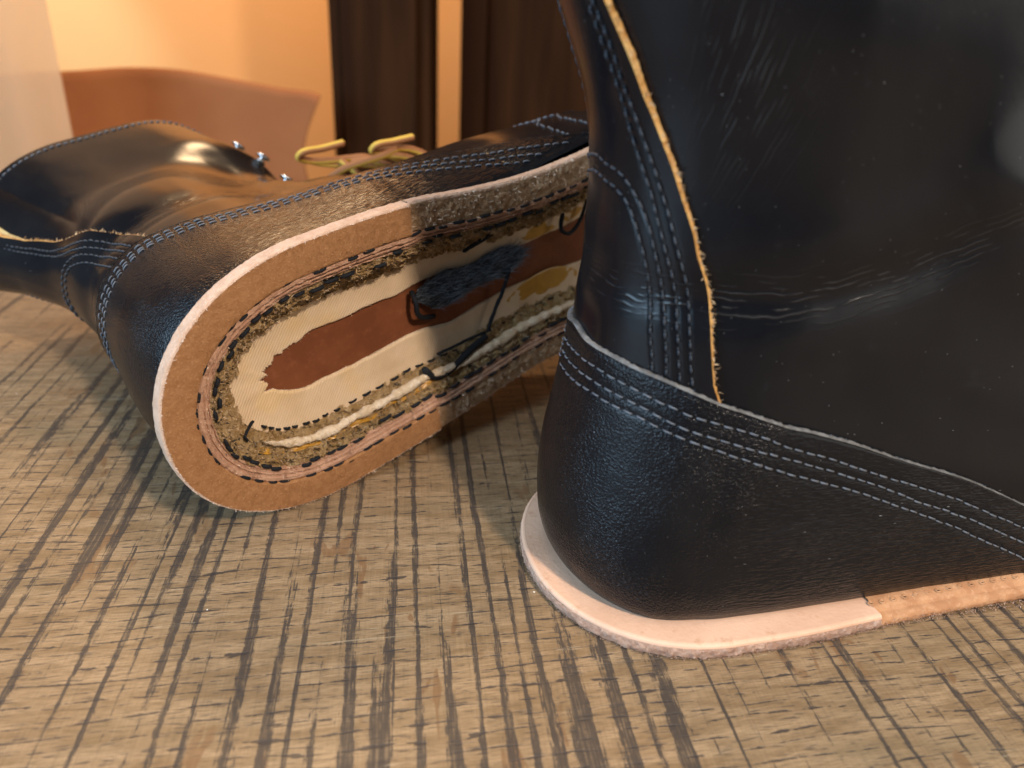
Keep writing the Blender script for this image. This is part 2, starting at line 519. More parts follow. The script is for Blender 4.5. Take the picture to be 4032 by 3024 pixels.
tb = empty('wooden_table', 'worn oak table top with dark saw marks carrying both boots', 'table', (0, 0, -75))
def to_parent(o, p):
    o.parent = p
    o.matrix_parent_inverse = Matrix.Translation(-p.location)
    return o
to_parent(box_obj('table_top', (-52, -22, -4), (60, 54, 0), MAT['oak'], None, 0.25), tb)
legm = plain('dark_oak', (0.16, 0.09, 0.045), 0.5, var=0.3, scale=0.3)
for lx in (-46, 48):
    for ly in (-16, 42):
        to_parent(box_obj('leg', (lx, ly, -75), (lx + 6, ly + 6, -4.01), legm, None, 0.4), tb)

dark = Mat('dark_stained_wood')
_c = dark.coord(False, scale=(0.35, 0.35, 0.03))
dark.bs(Base_Color=dark.mix(dark.step(dark.noise(_c, 1, 4), 0.35, 0.7), (0.020, 0.0068, 0.0022), (0.040, 0.0145, 0.0045)), Roughness=0.75)
dark.b.inputs['Specular IOR Level'].default_value = 0.06
# dark post: square timber with rounded arrises, standing on the floor behind the table
def post(y, u0, u1, deep, name, label, cat, inset):
    xl = at_depth(u0, 250, y)[0]
    xr = at_depth(u1, 250, y)[0]
    e = empty(name, label, cat, ((xl + xr) / 2, y + deep / 2, -75))
    to_parent(box_obj('shaft', (xl, y, -75), (xr, y + deep, 120), dark.m, None, 0.5), e)
    a = (xr - xl) * inset
    to_parent(box_obj('face_board', (xl + a, y - 1.0, -75), (xr - a, y - 0.01, 120), dark.m, None, 0.3), e)
    return e
post(88, 1300, 1698, 7, 'dark_post', 'dark brown wooden post with a raised face board behind the lying boot', 'post', 0.13)
cx0 = at_depth(1812, 250, 96)[0]
cab = empty('dark_cabinet', 'near-black dark wooden cabinet behind the standing boot', 'cabinet', (cx0 + 40, 116, -75))
to_parent(box_obj('side_panel', (cx0, 96, -75), (cx0 + 3, 136, 120), dark.m, None, 0.3), cab)
to_parent(box_obj('front_panel', (cx0 + 3.02, 97.2, -75), (cx0 + 85, 99, 120), dark.m, None, 0.3), cab)
to_parent(box_obj('back_panel', (cx0 + 3.02, 134, -75), (cx0 + 85, 136, 120), dark.m, None, 0.3), cab)
to_parent(box_obj('top_panel', (cx0 - 1, 95, 120.02), (cx0 + 86, 137, 123), dark.m, None, 0.3), cab)

# curved brown leather chair back
YB = 80.0
top = spline([at_depth(u, v, YB)[[0, 2]] for u, v in ((-330, 350), (-80, 300), (245, 285), (450, 272), (640, 278), (900, 318), (1100, 352), (1240, 372), (1258, 380))], 60)
rt = spline([at_depth(u, v, YB)[[0, 2]] for u, v in ((1258, 380), (1222, 470), (1198, 560), (1200, 660), (1230, 760), (1260, 900))], 30)
nb = 60
bx = np.linspace(0, 1, nb)
n_v = 40
P = np.zeros((nb, n_v, 3))
zb = rt[-1, 1] - 25
for j in range(n_v):
    f = j / (n_v - 1)
    zz = top[:, 1] * (1 - f) + zb * f
    xr_at = np.interp(-zz, -rt[:, 1], rt[:, 0])
    x = top[:, 0]
    edge = np.clip((x - top[0, 0]) / (top[-1, 0] - top[0, 0]), 0, 1)
    P[:, j, 0] = x + (xr_at - top[-1, 0]) * edge ** 3
    P[:, j, 2] = zz
P[..., 1] = YB + 2.0 * np.sin(np.linspace(0, math.pi, nb))[:, None] * 1.0 + 0.3 * np.sin(P[..., 2] * 0.3)
back = P + np.array([0, .35, 0])
shell = np.concatenate([P, back[:, ::-1]], 1)
chair = empty('leather_chair', 'terracotta brown leather chair with curved back behind the lying boot', 'chair', (float(P[:, :, 0].mean()), 86, -75))
clm = fibrous('terracotta_leather', (0.27, 0.088, 0.028), (0.33, 0.115, 0.038), None, 0.25, 0.75, 0.1, 0.05)
o = grid('backrest', shell, clm, None, cv=True)
to_parent(o, chair)
xl, xr = float(P[:, :, 0].min()), float(P[:, -1, 0].max())
to_parent(box_obj('seat', (xl + 2, 62, -34), (xr - 2, 92, -30), clm, None, 1.0), chair)
for lx in (xl + 4, xr - 7):
    for ly in (64, 88):
        to_parent(box_obj('leg', (lx, ly, -75), (lx + 3, ly + 3, -34.02), legm, None, 0.3), chair)
    to_parent(box_obj('upright', (lx, 83.6, -34), (lx + 3, 85.6, float(zb) + 6), legm, None, 0.3), chair)

# translucent sheet hanging at the left
sh = Mat('translucent_sheet')
sh.bs(Base_Color=(0.62, 0.44, 0.27, 1), Roughness=0.7)
tr = sh.n('ShaderNodeBsdfTransparent', Color=(1.0, 0.93, 0.84, 1))
tl = sh.n('ShaderNodeBsdfTranslucent', Color=(0.95, 0.80, 0.62, 1))
mx1 = sh.n('ShaderNodeMixShader', _0=0.45, _1=sh.b.outputs[0], _2=tl.outputs[0])
mx2 = sh.n('ShaderNodeMixShader', _0=0.42, _1=mx1.outputs[0], _2=tr.outputs[0])
sh.t.links.new(mx2.outputs[0], sh.o.inputs['Surface'])
YS = 70.0
xe = at_depth(222, 280, YS)[0]
nu, nv = 60, 20
xs = np.linspace(xe - 30, xe, nu)
zs = np.linspace(-75, 70, nv)
P = np.zeros((nu, nv, 3))
P[..., 0] = xs[:, None]
P[..., 1] = YS + 0.5 * np.sin(xs * 0.75)[:, None]
P[..., 2] = zs[None]
o = grid('sheer_curtain', np.concatenate([P, (P + np.array([0, 0.12, 0]))[:, ::-1]], 1), sh.m, None, cv=True)
o['label'] = 'pale translucent curtain edge hanging in front of the peach wall'
o['category'] = 'curtain'

# ------------------------------------------------------------------ boot form
Z = np.array([0.50, 0.8, 1.3, 2.0, 3.0, 4.2, 5.5, 7.0, 8.5, 10., 11.5, 13., 15., 17., 20., 23.])
TABS = dict(
    XB=np.array([.95, .70, .50, .40, .36, .45, .64, .82, .86, .94, .92, .72, -.06, -.95, -1.75, -2.3]),
    HW=np.array([3.84, 3.98, 4.07, 4.1, 4.07, 3.98, 3.84, 3.68, 3.6, 3.58, 3.65, 3.8, 4.1, 4.35, 4.6, 4.7]),
    XF=np.array([29., 29.6, 30., 30.2, 29.8, 28.5, 25., 20.8, 18.2, 16.6, 15.4, 14.6, 14.0, 13.6, 13.3, 13.2]),
    RB=np.array([3.6, 3.7, 3.8, 3.9, 4.0, 4.1, 4.2, 4.3, 4.5, 4.6, 4.7, 4.9, 5.2, 5.5, 5.8, 6.]),
    RF=np.array([6., 6.2, 6.5, 7., 8., 9.5, 11., 9.5, 7., 6., 5.5, 5.3, 5.2, 5.2, 5.4, 5.5]))
TB, TM = .40, .62
def tabv(z, T):
    z = np.clip(z, Z[0], Z[-1])
    i = np.clip(np.searchsorted(Z, z) - 1, 0, len(Z) - 2)
    mm = np.gradient(T, Z)
    h = Z[i + 1] - Z[i]
    t = (z - Z[i]) / h
    return (2*t**3-3*t**2+1)*T[i] + (t**3-2*t**2+t)*h*mm[i] + (-2*t**3+3*t**2)*T[i+1] + (t**3-t**2)*h*mm[i+1]
def crease_z(t):
    return np.interp(np.abs(t), [0, .09, .18, .27, .35, .42, .49, .56, .7, .9], [9.3, 9.22, 9.3, 9.34, 9.36, 9.5, 9.9, 10.5, 11.4, 12.0])

class Form:
    """the boot's outer surface as S(t, z, offset): t from 0 at the back seam to 1 at the front, negative on the far side"""
    def __init__(s, dents, tabs=None, ball=1.0):
        s.ball = ball
        s.T = dict(TABS)
        s.T.update(tabs or {})
        s.dents = dents
    def raw(s, t, z):
        sg = np.where(t >= 0, -1.0, 1.0)
        t = np.abs(t)
        xb, xf, hw, rb, rf = [tabv(z, s.T[k]) for k in ('XB', 'XF', 'HW', 'RB', 'RF')]
        x1 = xb + rb
        x2 = np.maximum(xf - rf, x1 + .2)
        rf = xf - x2
        pb = np.clip(t / TB, 0, 1) * np.pi / 2
        pf = np.clip((t - TM) / (1 - TM), 0, 1) * np.pi / 2
        xm = x1 + (x2 - x1) * np.clip((t - TB) / (TM - TB), 0, 1)
        x = np.where(t < TB, xb + rb * (1 - np.cos(pb)), np.where(t < TM, xm, x2 + rf * np.sin(pf)))
        e = np.where(t < TB, np.sin(pb), np.where(t < TM, 1., np.cos(pf)))
        low = 1 / (1 + np.exp((z - 4.5) * 1.2))
        fw = 1 + low * np.interp(x, [0, 6, 10, 14, 18, 21, 25, 31], [0, 0, -.03, -.03, .15 * s.ball, .30 * s.ball, .28 * s.ball, .1])
        y = hw * np.abs(e) ** .92 * fw
        return np.stack([x, sg * y, z + 0 * x], -1)
    def S(s, t, z, off=0.0):
        t, z = np.broadcast_arrays(np.asarray(t, float), np.asarray(z, float))
        ht, hz = 2e-3, 0.04
        P = s.raw(t, z)
        N = np.cross(s.raw(t + ht, z) - s.raw(t - ht, z), s.raw(t, z + hz) - s.raw(t, z - hz))
        N /= np.linalg.norm(N, axis=-1, keepdims=True) + 1e-12
        return P + N * (np.asarray(off) + s.dents(t, z, P))[..., None]

def dents_a(t, z, P):
    d = 0.05 * fbm(P * 0.28 + 3.1, 3)
    v = z - crease_z(t)
    d = d + (-0.10 * np.exp(-(v / 0.55) ** 2) + 0.05 * np.exp(-((v - 1.2) / 0.8) ** 2)) * np.clip(np.abs(t) * 4, 0.4, 1)
    d = d + 0.30 * np.exp(-(((z - 11.2) / 2.0) ** 2 + ((np.abs(t) - .66) / .07) ** 2))
    return d
def dents_b(t, z, P):
    d = 0.07 * fbm(P * 0.25 + 9.4, 3)
    v = z - crease_z(t)
    k = np.clip((z - 7) / 3, 0, 1)
    d = d - 0.16 * np.exp(-(v / 0.8) ** 2)
    # soft folds that sweep from the heel up to the instep
    ph = (z - 10.5) * 0.9 - (np.abs(t) - .3) * 9
    d = d + k * 0.15 * np.sin(ph) * np.exp(-((z - 12) / 3.5) ** 2) * np.clip((np.abs(t) - .12) * 6, 0, 1)
    up = np.clip(t * 5, 0, 1)
    sm = lambda x: np.clip(x, 0, 1) ** 2 * (3 - 2 * np.clip(x, 0, 1))
    d = d - up * (0.95 * sm((z - 10.5) / 5) + 0.35 * np.exp(-(((z - 16.5) / 3.0) ** 2 + ((np.abs(t) - .40) / .16) ** 2)))
    d = d - 1.3 * np.clip(-t * 6, 0, 1) * sm((z - 9) / 6) * sm((np.abs(t) - .02) / .1)
    x = P[..., 0]
    win = sm((x - 6) / 4) * sm((19 - x) / 4) * up
    d = d - 0.2 * up * sm((np.abs(t) - .68) / .15) * sm((z - 12.5) / 3)
    d = d - 1.15 * win * sm((z - 5.2) / 2.6) * sm((17 - z) / 4) + 0.32 * win * np.exp(-((z - 3.4) / 1.9) ** 2)
    return d

STAY = np.array([(5.8, .30), (6.98, .296), (7.37, .283), (8.05, .271), (8.9, .257), (9.7, .240), (10.3, .221), (10.74, .2105), (11.44, .1875), (12.14, .166), (12.8, .144), (13.44, .125), (14.3, .111), (15.24, .093), (16.5, .083), (18, .085), (19.5, .105), (21, .13)])
COUNTER = np.array([(0, 7.74), (.044, 7.61), (.112, 7.55), (.162, 7.45), (.204, 7.35), (.258, 7.14), (.299, 6.92), (.347, 6.69), (.402, 6.38), (.43, 6.12), (.4766, 5.35), (.4945, 4.7), (.5073, 3.85), (.516, 3.2), (.535, 2.1), (.562, .62)])
ROWS_C = [
    [(-.04, 7.1), (.0672, 7.12), (.1171, 7.08), (.1683, 6.96), (.2195, 6.79), (.2783, 6.55), (.3295, 6.36), (.4062, 5.9), (.4497, 5.2), (.4715, 4.49), (.4868, 3.87), (.5073, 2.7), (.524, 1.8), (.545, .8)],
    [(-.04, 6.72), (.0596, 6.75), (.1133, 6.71), (.1478, 6.66), (.2028, 6.52), (.2578, 6.28), (.3359, 5.97), (.4088, 5.55), (.4331, 5.18), (.4548, 4.61), (.4702, 3.93), (.4868, 3.23), (.5073, 2.06), (.53, .85)],
    [(-.04, 6.35), (.0557, 6.43), (.1107, 6.42), (.1785, 6.33), (.2348, 6.14), (.2885, 5.92), (.3563, 5.58), (.4088, 5.2), (.4446, 4.45), (.4625, 3.79), (.4791, 3.05), (.4945, 2.19), (.5047, 1.67), (.522, .8)]]
ROWS_S = [
    [(.087, 19.5), (.068, 17.5), (.0749, 15.1), (.0839, 14.5), (.0903, 13.89), (.1005, 13.29), (.1171, 12.74), (.135, 12.18), (.1555, 11.58), (.1734, 11.01), (.1913, 10.41), (.2143, 9.59), (.2246, 9.08), (.2361, 8.38), (.2451, 7.78), (.2553, 7.22)],
    [(.072, 19.3), (.055, 17.5), (.0640, 15.1), (.0736, 14.17), (.0864, 13.29), (.0979, 12.71), (.1184, 12.06), (.1389, 11.5), (.1555, 10.93), (.1734, 10.37), (.1964, 9.55), (.208, 8.95), (.2182, 8.36), (.2284, 7.74), (.2348, 7.29)],
    [(-.0378, 11.89), (.0007, 12.0), (.0378, 11.89), (.0788, 11.77), (.1018, 11.54), (.1222, 11.21), (.1402, 10.82), (.1517, 10.47), (.1632, 10.08), (.1773, 9.49), (.19, 8.89), (.2016, 8.23), (.2131, 7.36)],
    [(-.0391, 11.52), (.0046, 11.62), (.0391, 11.52), (.08, 11.36), (.1018, 11.09), (.1171, 10.76), (.1363, 10.25), (.1568, 9.45), (.1683, 8.81), (.1785, 8.15), (.1875, 7.61), (.19, 7.4)]]

def resample_tz(form, curve, n, off):
    c = np.array(curve, float)
    a = np.abs(c[:, 0])
    c[:, 0] = np.sign(c[:, 0]) * np.where(a < TB, 16 * a, 16 * TB + 50 * (a - TB))
    q = spline(c, 400)
    a = np.abs(q[:, 0])
    q[:, 0] = np.sign(q[:, 0]) * np.where(a < 16 * TB, a / 16, TB + (a - 16 * TB) / 50)
    P = form.S(q[:, 0], q[:, 1], off)
    d = np.r_[0, np.cumsum(np.linalg.norm(np.diff(P, axis=0), axis=1))]
    g = np.linspace(0, d[-1], n)
    return np.stack([np.interp(g, d, q[:, k]) for k in (0, 1)], -1), d[-1]

def stitch_row(name, form, curve, off, parent, mat, L=0.23, gap=0.075, rad=0.036, sides=(1, -1), sink=0.045):
    for sg in sides:
        c = np.array(curve, float) * np.array([sg, 1.0])
        _, tot = resample_tz(form, c, 10, 0)
        n = max(2, int(tot / (L + gap)))
        tz, _ = resample_tz(form, c, n * 6 + 1, 0)
        parts = []
        for k in range(n):
            seg = tz[k * 6:k * 6 + 6]
            f = np.array([0.02, .18, .4, .6, .82, .98])
            lo, hi = seg[0], seg[-1]
            jit = (RNG.random(2) - .5) * np.array([.0012, .02])
            pts = lo + (hi - lo) * f[:, None] * (0.97 - 0.06 * RNG.random()) + jit
            o_ = off + np.array([-sink, 0.008, 0.018, 0.018, 0.008, -sink]) + RNG.normal(0, .004)
            r = rad * np.array([1, 1, 1.08, 1.08, 1, 1]) * (0.9 + .2 * RNG.random())
            parts.append(tube(form.S(pts[:, 0], pts[:, 1], o_), r, 6))
        V, F = join_parts(parts)
        raw_mesh(name, V, F, mat, parent, kind='stuff')

def edge_strip(name, form, curve, o_out, o_in, mat, parent, push=(0, 0), n=500, rough=0.02, label=None):
    """raw cut edge between two offsets along a curve; push = direction (t, z) that leads off the panel"""
    tz, _ = resample_tz(form, curve, n, 0)
    push = np.array(push, float)
    rows = []
    K = 7
    for k in range(K):
        f = k / (K - 1)
        bulge = math.sin(math.pi * f) * 0.05 + (0.002 if 0 < k < K - 1 else 0)
        p = tz + push * bulge
        oo = o_out(tz[:, 0], tz[:, 1]) * (1 - f) + o_in(tz[:, 0], tz[:, 1]) * f
        Q = form.S(p[:, 0], p[:, 1], oo)
        if 0 < k < K - 1:
            Q = Q + rough * np.stack([vnoise(Q * 14 + 5 * c) for c in range(3)], -1)
        rows.append(Q)
    return grid(name, np.stack(rows, 1), mat, parent, label=label)

def fibres(name, P, D, n, L, parent, mat, wid=0.012, spread=0.8, seed=1):
    """loose fibres: thin crooked slivers rooted at points P, leaning along D"""
    r = np.random.default_rng(seed)
    i = r.integers(0, len(P), n)
    b = P[i] + r.normal(0, .015, (n, 3))
    d = D[i] + spread * r.normal(0, 1, (n, 3))
    d /= np.linalg.norm(d, axis=1, keepdims=True)
    l = L * (0.35 + r.random(n) ** 2 * 1.1)[:, None]
    side = np.cross(d, r.normal(0, 1, (n, 3)))
    side /= np.linalg.norm(side, axis=1, keepdims=True)
    side *= wid * (0.6 + .8 * r.random(n))[:, None]
    d2 = d + 0.55 * r.normal(0, 1, (n, 3))
    d2 /= np.linalg.norm(d2, axis=1, keepdims=True)
    m1 = b + d * l * 0.5
    tip = m1 + d2 * l * 0.5
    V = np.stack([b - side, b + side, m1 + side * .7, m1 - side * .7, tip], 1).reshape(-1, 3)
    k = np.arange(n)[:, None] * 5
    F = np.vstack([k + np.array([0, 1, 2]), k + np.array([0, 2, 3]), k + np.array([3, 2, 4])])
    return raw_mesh(name, V, F, mat, parent, kind='stuff', smooth=False)

ZTOP = 20.6
def t_of_x(x, z):
    xb, xf, rb, rf = [tabv(z, TABS[k]) for k in ('XB', 'XF', 'RB', 'RF')]
    x1 = xb + rb
    x2 = np.maximum(xf - rf, x1 + .2)
    return np.where(x < x2, TB + (TM - TB) * (x - x1) / (x2 - x1), TM + (1 - TM) * np.arcsin(np.clip((x - x2) / (xf - x2), 0, 1)) * 2 / np.pi)
_zq = np.linspace(.3, 8.6, 40)
_tq = t_of_x(np.interp(_zq, [0, 4, 5.5, 7, 8.6], [20, 20, 19, 17.4, 15.6]), _zq)
def t_quarter(z):
    return np.interp(z, np.r_[_zq, 9.6, 24], np.r_[_tq, .925, .935])
def collar(t):
    a = np.abs(t)
    return ZTOP + 0.0 * a - 0.5 * np.clip((a - .75) / .2, 0, 1) ** 2

def build_upper(root, form, dens=1.0, flare=0.5):
    Lt = 22.0
    # --- quarter: smooth leather from the back seam to the lacing edge
    nu, nv = int(520 * dens), int(330 * dens)
    u = np.linspace(-1, 1, nu)[:, None]
    v = np.linspace(0, 1, nv)[None]
    z = 0.5 + v * (ZTOP - 0.5) + 0 * u
    t = u * t_quarter(z)
    z = 0.5 + v * (collar(t) - 0.5)
    qo = -0.37
    off = np.full(z.shape, qo)
    # roll the top edge inward
    P = form.S(t, z, off)
    vv = z - crease_z(t)
    mA = np.exp(-(vv / 0.5) ** 2) * np.clip(1.15 - np.abs(np.abs(t) - .36) * 2.2, 0, 1) * (0.6 + .8 * np.clip(fbm(P * .7 + 2) + .5, 0, 1))
    wB = np.exp(-(((np.abs(t) - .26) / .05) ** 2) - ((z - 13.9) / 1.6) ** 2)
    Lc = np.abs(t) * Lt
    ca, sa = .5, .866
    uB = (Lc - 5.4) * ca + (z - 13.9) * sa
    vB = (-(Lc - 5.4) * sa + (z - 13.9) * ca)
    useB = wB > mA
    crease = np.maximum(mA, wB * .9)
    c_uv = np.where(useB[..., None], np.stack([uB, vB * 1.1 + 30], -1), np.stack([Lc, vv], -1))
    uv = np.stack([t * Lt, z], -1)
    q = grid('quarter', P, MAT['smooth'], root, uv=uv, uv2=c_uv, attrs={'crease': crease})
    # raw edges of the quarter: collar and lacing edges
    zz = np.linspace(0, 1, 40)
    tt = np.linspace(-.93, .93, 120)
    edge_strip('collar_edge', form, np.stack([tt, collar(tt)], -1), lambda a, b: 0 * a + qo, lambda a, b: 0 * a + qo - .24, MAT['smooth'], q, (0, 0.6), rough=0.004)
    for sg in (1, -1):
        zq = np.linspace(0.6, ZTOP - .5, 40)
        edge_strip('lacing_edge', form, np.stack([sg * t_quarter(zq), zq], -1), lambda a, b: 0 * a + qo, lambda a, b: 0 * a + qo - .22, MAT['raw_grey'], q, (sg * .02, 0), rough=.006)
    # collar stitching
    tt = np.linspace(.14, .90, 60)
    stitch_row('stitching', form, np.stack([tt, collar(tt) - .45], -1), qo + .01, q, MAT['thread_grey'])
    # --- lining inside the shaft
    tt = np.linspace(-.999, .999, 160)[:, None]
    z2 = 7.5 + np.linspace(0, 1, 40)[None] * (collar(tt) - .02 - 7.5)
    grid('lining', form.S(tt + 0 * z2, z2, qo - .25 - .03), MAT['lining'], root, flip=False, uv=np.stack([tt * Lt + 0 * z2, z2], -1))
    # --- tongue and vamp
    n1, n2 = 200, 120
    v = np.linspace(0, 1, n2)[None]
    zt = 7.0 + v * (ZTOP + .5 - 7.0)
    tq = t_quarter(zt) - .04
    f = np.linspace(0, 1, 60)[:, None]
    # front arc from +tq over 1 to -tq
    ang = np.where(f < .5, tq + (1 - tq) * f * 2, -(1 - (1 - tq) * (f - .5) * 2))
    ang = np.where(np.abs(ang) > .9995, np.sign(ang) * .9995, ang)
    grid('tongue', form.S(ang, zt + 0 * ang, qo - .34), MAT['smooth'], root, uv=np.stack([ang * Lt, zt + 0 * ang], -1), uv2=np.zeros(ang.shape + (2,)), attrs={'crease': np.zeros(ang.shape)})
    f = np.linspace(0, 1, 320)[:, None]
    zv = 0.5 + v * (8.3 - .5)
    tq = t_quarter(zv) - .03
    ang = np.where(f < .5, tq + (1 - tq) * f * 2, -(1 - (1 - tq) * (f - .5) * 2))
    ang = np.where(np.abs(ang) > .9995, np.sign(ang) * .9995, ang)
    grid('vamp', form.S(ang, zv + 0 * ang, qo - .23), MAT['smooth'], root, uv=np.stack([ang * Lt, zv + 0 * ang], -1), uv2=np.zeros(ang.shape + (2,)), attrs={'crease': np.zeros(ang.shape)})
    for k in range(2):
        zq = np.linspace(.9, 7.4, 40)
        stitch_row('stitching', form, np.stack([t_quarter(zq) - .012 - .016 * k, zq], -1), qo + .012, q, MAT['thread_grey'])
    # --- backstay
    zb = np.linspace(5.8, ZTOP + .25, int(300 * dens))[None]
    te = np.interp(zb, STAY[:, 0], STAY[:, 1])
    lift = lambda t, z: -0.15 + np.clip((z - 15.5) / 5, 0, 1) ** 1.5 * flare
    t = np.linspace(-1, 1, int(170 * dens))[:, None] * te
    zz = zb + 0 * t
    gr = 0
    for r in ROWS_S:
        r = np.array([p for p in r if p[0] > 0.003])
        o_ = np.argsort(r[:, 1])
        tr = np.interp(zz, r[o_, 1], r[o_, 0])
        gr = gr + np.exp(-((np.abs(t) - tr) * 17 / .055) ** 2) * (zz < r[:, 1].max() + .1)
    P = form.S(t, zz, lift(t, zz) - .022 * gr)
    vv = zz - crease_z(t)
    cr = np.exp(-(vv / .42) ** 2) * np.clip(np.abs(t) * 5 + .35, 0, 1) * .8
    bs = grid('backstay', P, MAT['smooth'], root, uv=np.stack([t * Lt + 60, zz], -1), uv2=np.stack([t * Lt, vv], -1), attrs={'crease': cr})
    for sg in (1, -1):
        c = STAY[:, ::-1] * np.array([sg, 1.0])
        e = edge_strip('raw_edge', form, c, lift, lambda t, z: np.minimum(lift(t, z) - .20, -0.36) , MAT['raw_tan'], bs, (sg * .06, 0), n=700, rough=0.035, label='frayed tan raw leather edge')
        tz, _ = resample_tz(form, c, 900, 0)
        Pp = form.S(tz[:, 0] + sg * .003, tz[:, 1], -.22)
        Dd = form.S(tz[:, 0] + sg * .02, tz[:, 1], -.10) - Pp
        Dd /= np.linalg.norm(Dd, axis=1, keepdims=True)
        fibres('loose_fibres', Pp, Dd, 420, .13, bs, MAT['fuzz_tan'], .013, .5, 5)
        tt = np.linspace(-te[0, -1], te[0, -1], 30)
    if flare > 1:
        # flesh side showing in the wedge between the loose backstay and the quarter
        zf = np.linspace(15.2, ZTOP - .02, 60)[None]
        for sg in (1, -1):
            t0 = np.interp(zf, STAY[:, 0], STAY[:, 1]) - .01
            t1 = t0 + .01 + .027 * np.clip((zf - 15.4) / 4.5, 0, 1) ** .8
            t = sg * (t0 + (t1 - t0) * np.linspace(0, 1, 20)[:, None])
            grid('flesh_wedge', form.S(t, zf + 0 * t, qo + .10 - .07 * np.linspace(0, 1, 20)[:, None]), MAT['lining'], bs, flip=sg < 0)
    # inner face of the backstay flap (flesh side)
    zf = np.linspace(14.5, ZTOP + .25, 60)[None]
    te = np.interp(zf, STAY[:, 0], STAY[:, 1]) * .995
    t = np.linspace(-1, 1, 60)[:, None] * te
    grid('flesh_side', form.S(t, zf + 0 * t, lift(t, zf + 0 * t) - .20), MAT['lining'], bs, flip=True)
    tt = np.linspace(-.128, .128, 50)
    edge_strip('top_edge', form, np.stack([tt, 0 * tt + ZTOP + .25], -1), lift, lambda t, z: lift(t, z) - .2, MAT['raw_tan'], bs, (0, .6), n=80)
    for r in ROWS_S:
        sy = r[0][0] < 0
        for sg in (1, -1):
            c = np.array(r if not (sy and sg < 0) else r[1:], float)
            stitch_row('stitching', form, c, -.15 - .004, bs, MAT['thread_mid'], L=.20, gap=.10, rad=.032, sides=(sg,), sink=.06)
    # --- counter
    nC, nV = int(560 * dens), int(170 * dens)
    cc = np.vstack([COUNTER[::-1] * np.array([-1, 1]), COUNTER[1:]])
    tz, _ = resample_tz(form, cc, nC, 0)
    v = np.linspace(0, 1, nV)[None]
    t = tz[:, :1] + 0 * v
    z = 0.52 + (tz[:, 1:] - 0.52) * v
    co = lambda t, z: -0.16 + 0.16 * np.clip((.34 - np.abs(t)) / .08, 0, 1) ** 1.0 + 0 * z
    gr = 0
    for r in ROWS_C:
        r = np.array(r)
        zr = np.interp(np.abs(t), r[:, 0], r[:, 1])
        sl = np.interp(np.abs(t), [0, .4, .43, .6], [1, .95, .62, .5])
        gr = gr + np.exp(-(((z - zr) * sl) / .07) ** 2)
    puff = 0.02 * np.sin((tz[:, :1] * 40)) * 0
    P = form.S(t, z, co(t, z) - 0.02 * (v > .985) - .018 * gr)
    ct = grid('counter', P, MAT['grain'], root, uv=np.stack([t * Lt, z], -1))
    edge_strip('raw_edge', form, cc, co, lambda t, z: co(t, z) - .21, MAT['raw_grey'], ct, (0, .9), n=900, rough=.03, label='pale grey raw cut edge')
    tz9, _ = resample_tz(form, cc, 900, 0)
    Pp = form.S(tz9[:, 0], tz9[:, 1] + .03, co(tz9[:, 0], tz9[:, 1]) - .1)
    Dd = form.S(tz9[:, 0], tz9[:, 1] + .2, 0.1) - Pp
    fibres('loose_fibres', Pp, Dd / np.linalg.norm(Dd, axis=1, keepdims=True), 900, .07, ct, MAT['fuzz_grey'], .006, .6, 8)
    for r in ROWS_C:
        for sg in (1, -1):
            c = np.array(r, float)
            if sg < 0:
                c = c[1:]
            stitch_row('stitching', form, c, float(co(np.array(0.45), 0)) * 0 + 0, ct, MAT['thread_grey'], L=.26, gap=.085, rad=.034, sides=(sg,), sink=.05) if False else stitch_counter(form, c, sg, ct, co)
    # --- hooks and eyelets on the lacing edge
    for sg in (1, -1):
        for k, zh in enumerate((12.4, 14.3, 16.2, 18.1)):
            th = sg * .865
            P0 = form.S(np.array([th]), np.array([zh]), qo)[0]
            Nn = form.S(np.array([th]), np.array([zh]), qo + 1)[0] - P0
            a = np.linspace(0, 2 * np.pi, 20, endpoint=False)
            ref = np.cross(Nn, [0, 0, 1.0])
            ref /= np.linalg.norm(ref)
            b2 = np.cross(Nn, ref)
            prof = [(.0, .0), (.24, .0), (.26, .04), (.15, .06), (.14, .20), (.34, .23), (.37, .28), (.29, .35), (.0, .39)]
            V = np.array([[P0 + Nn * h + r * (math.cos(x) * ref + math.sin(x) * b2) for x in a] for r, h in prof])
            grid('lace_hook', V, MAT['steel'], root, cv=True)
        for k, ze in enumerate((9.2, 10.2, 11.2)):
            th = sg * (.90 if ze > 9.5 else .885)
            P0 = form.S(np.array([th]), np.array([ze]), qo)[0]
            Nn = form.S(np.array([th]), np.array([ze]), qo + 1)[0] - P0
            ref = np.cross(Nn, [0, 0, 1.0])
            ref /= np.linalg.norm(ref)
            b2 = np.cross(Nn, ref)
            a = np.linspace(0, 2 * np.pi, 18, endpoint=False)
            V = np.array([[P0 + Nn * h + r * (math.cos(x) * ref + math.sin(x) * b2) for x in a] for r, h in ((.28, 0), (.27, .05), (.21, .07), (.15, .04), (.14, -.1))])
            grid('eyelet', V, MAT['steel'], root, cv=True)

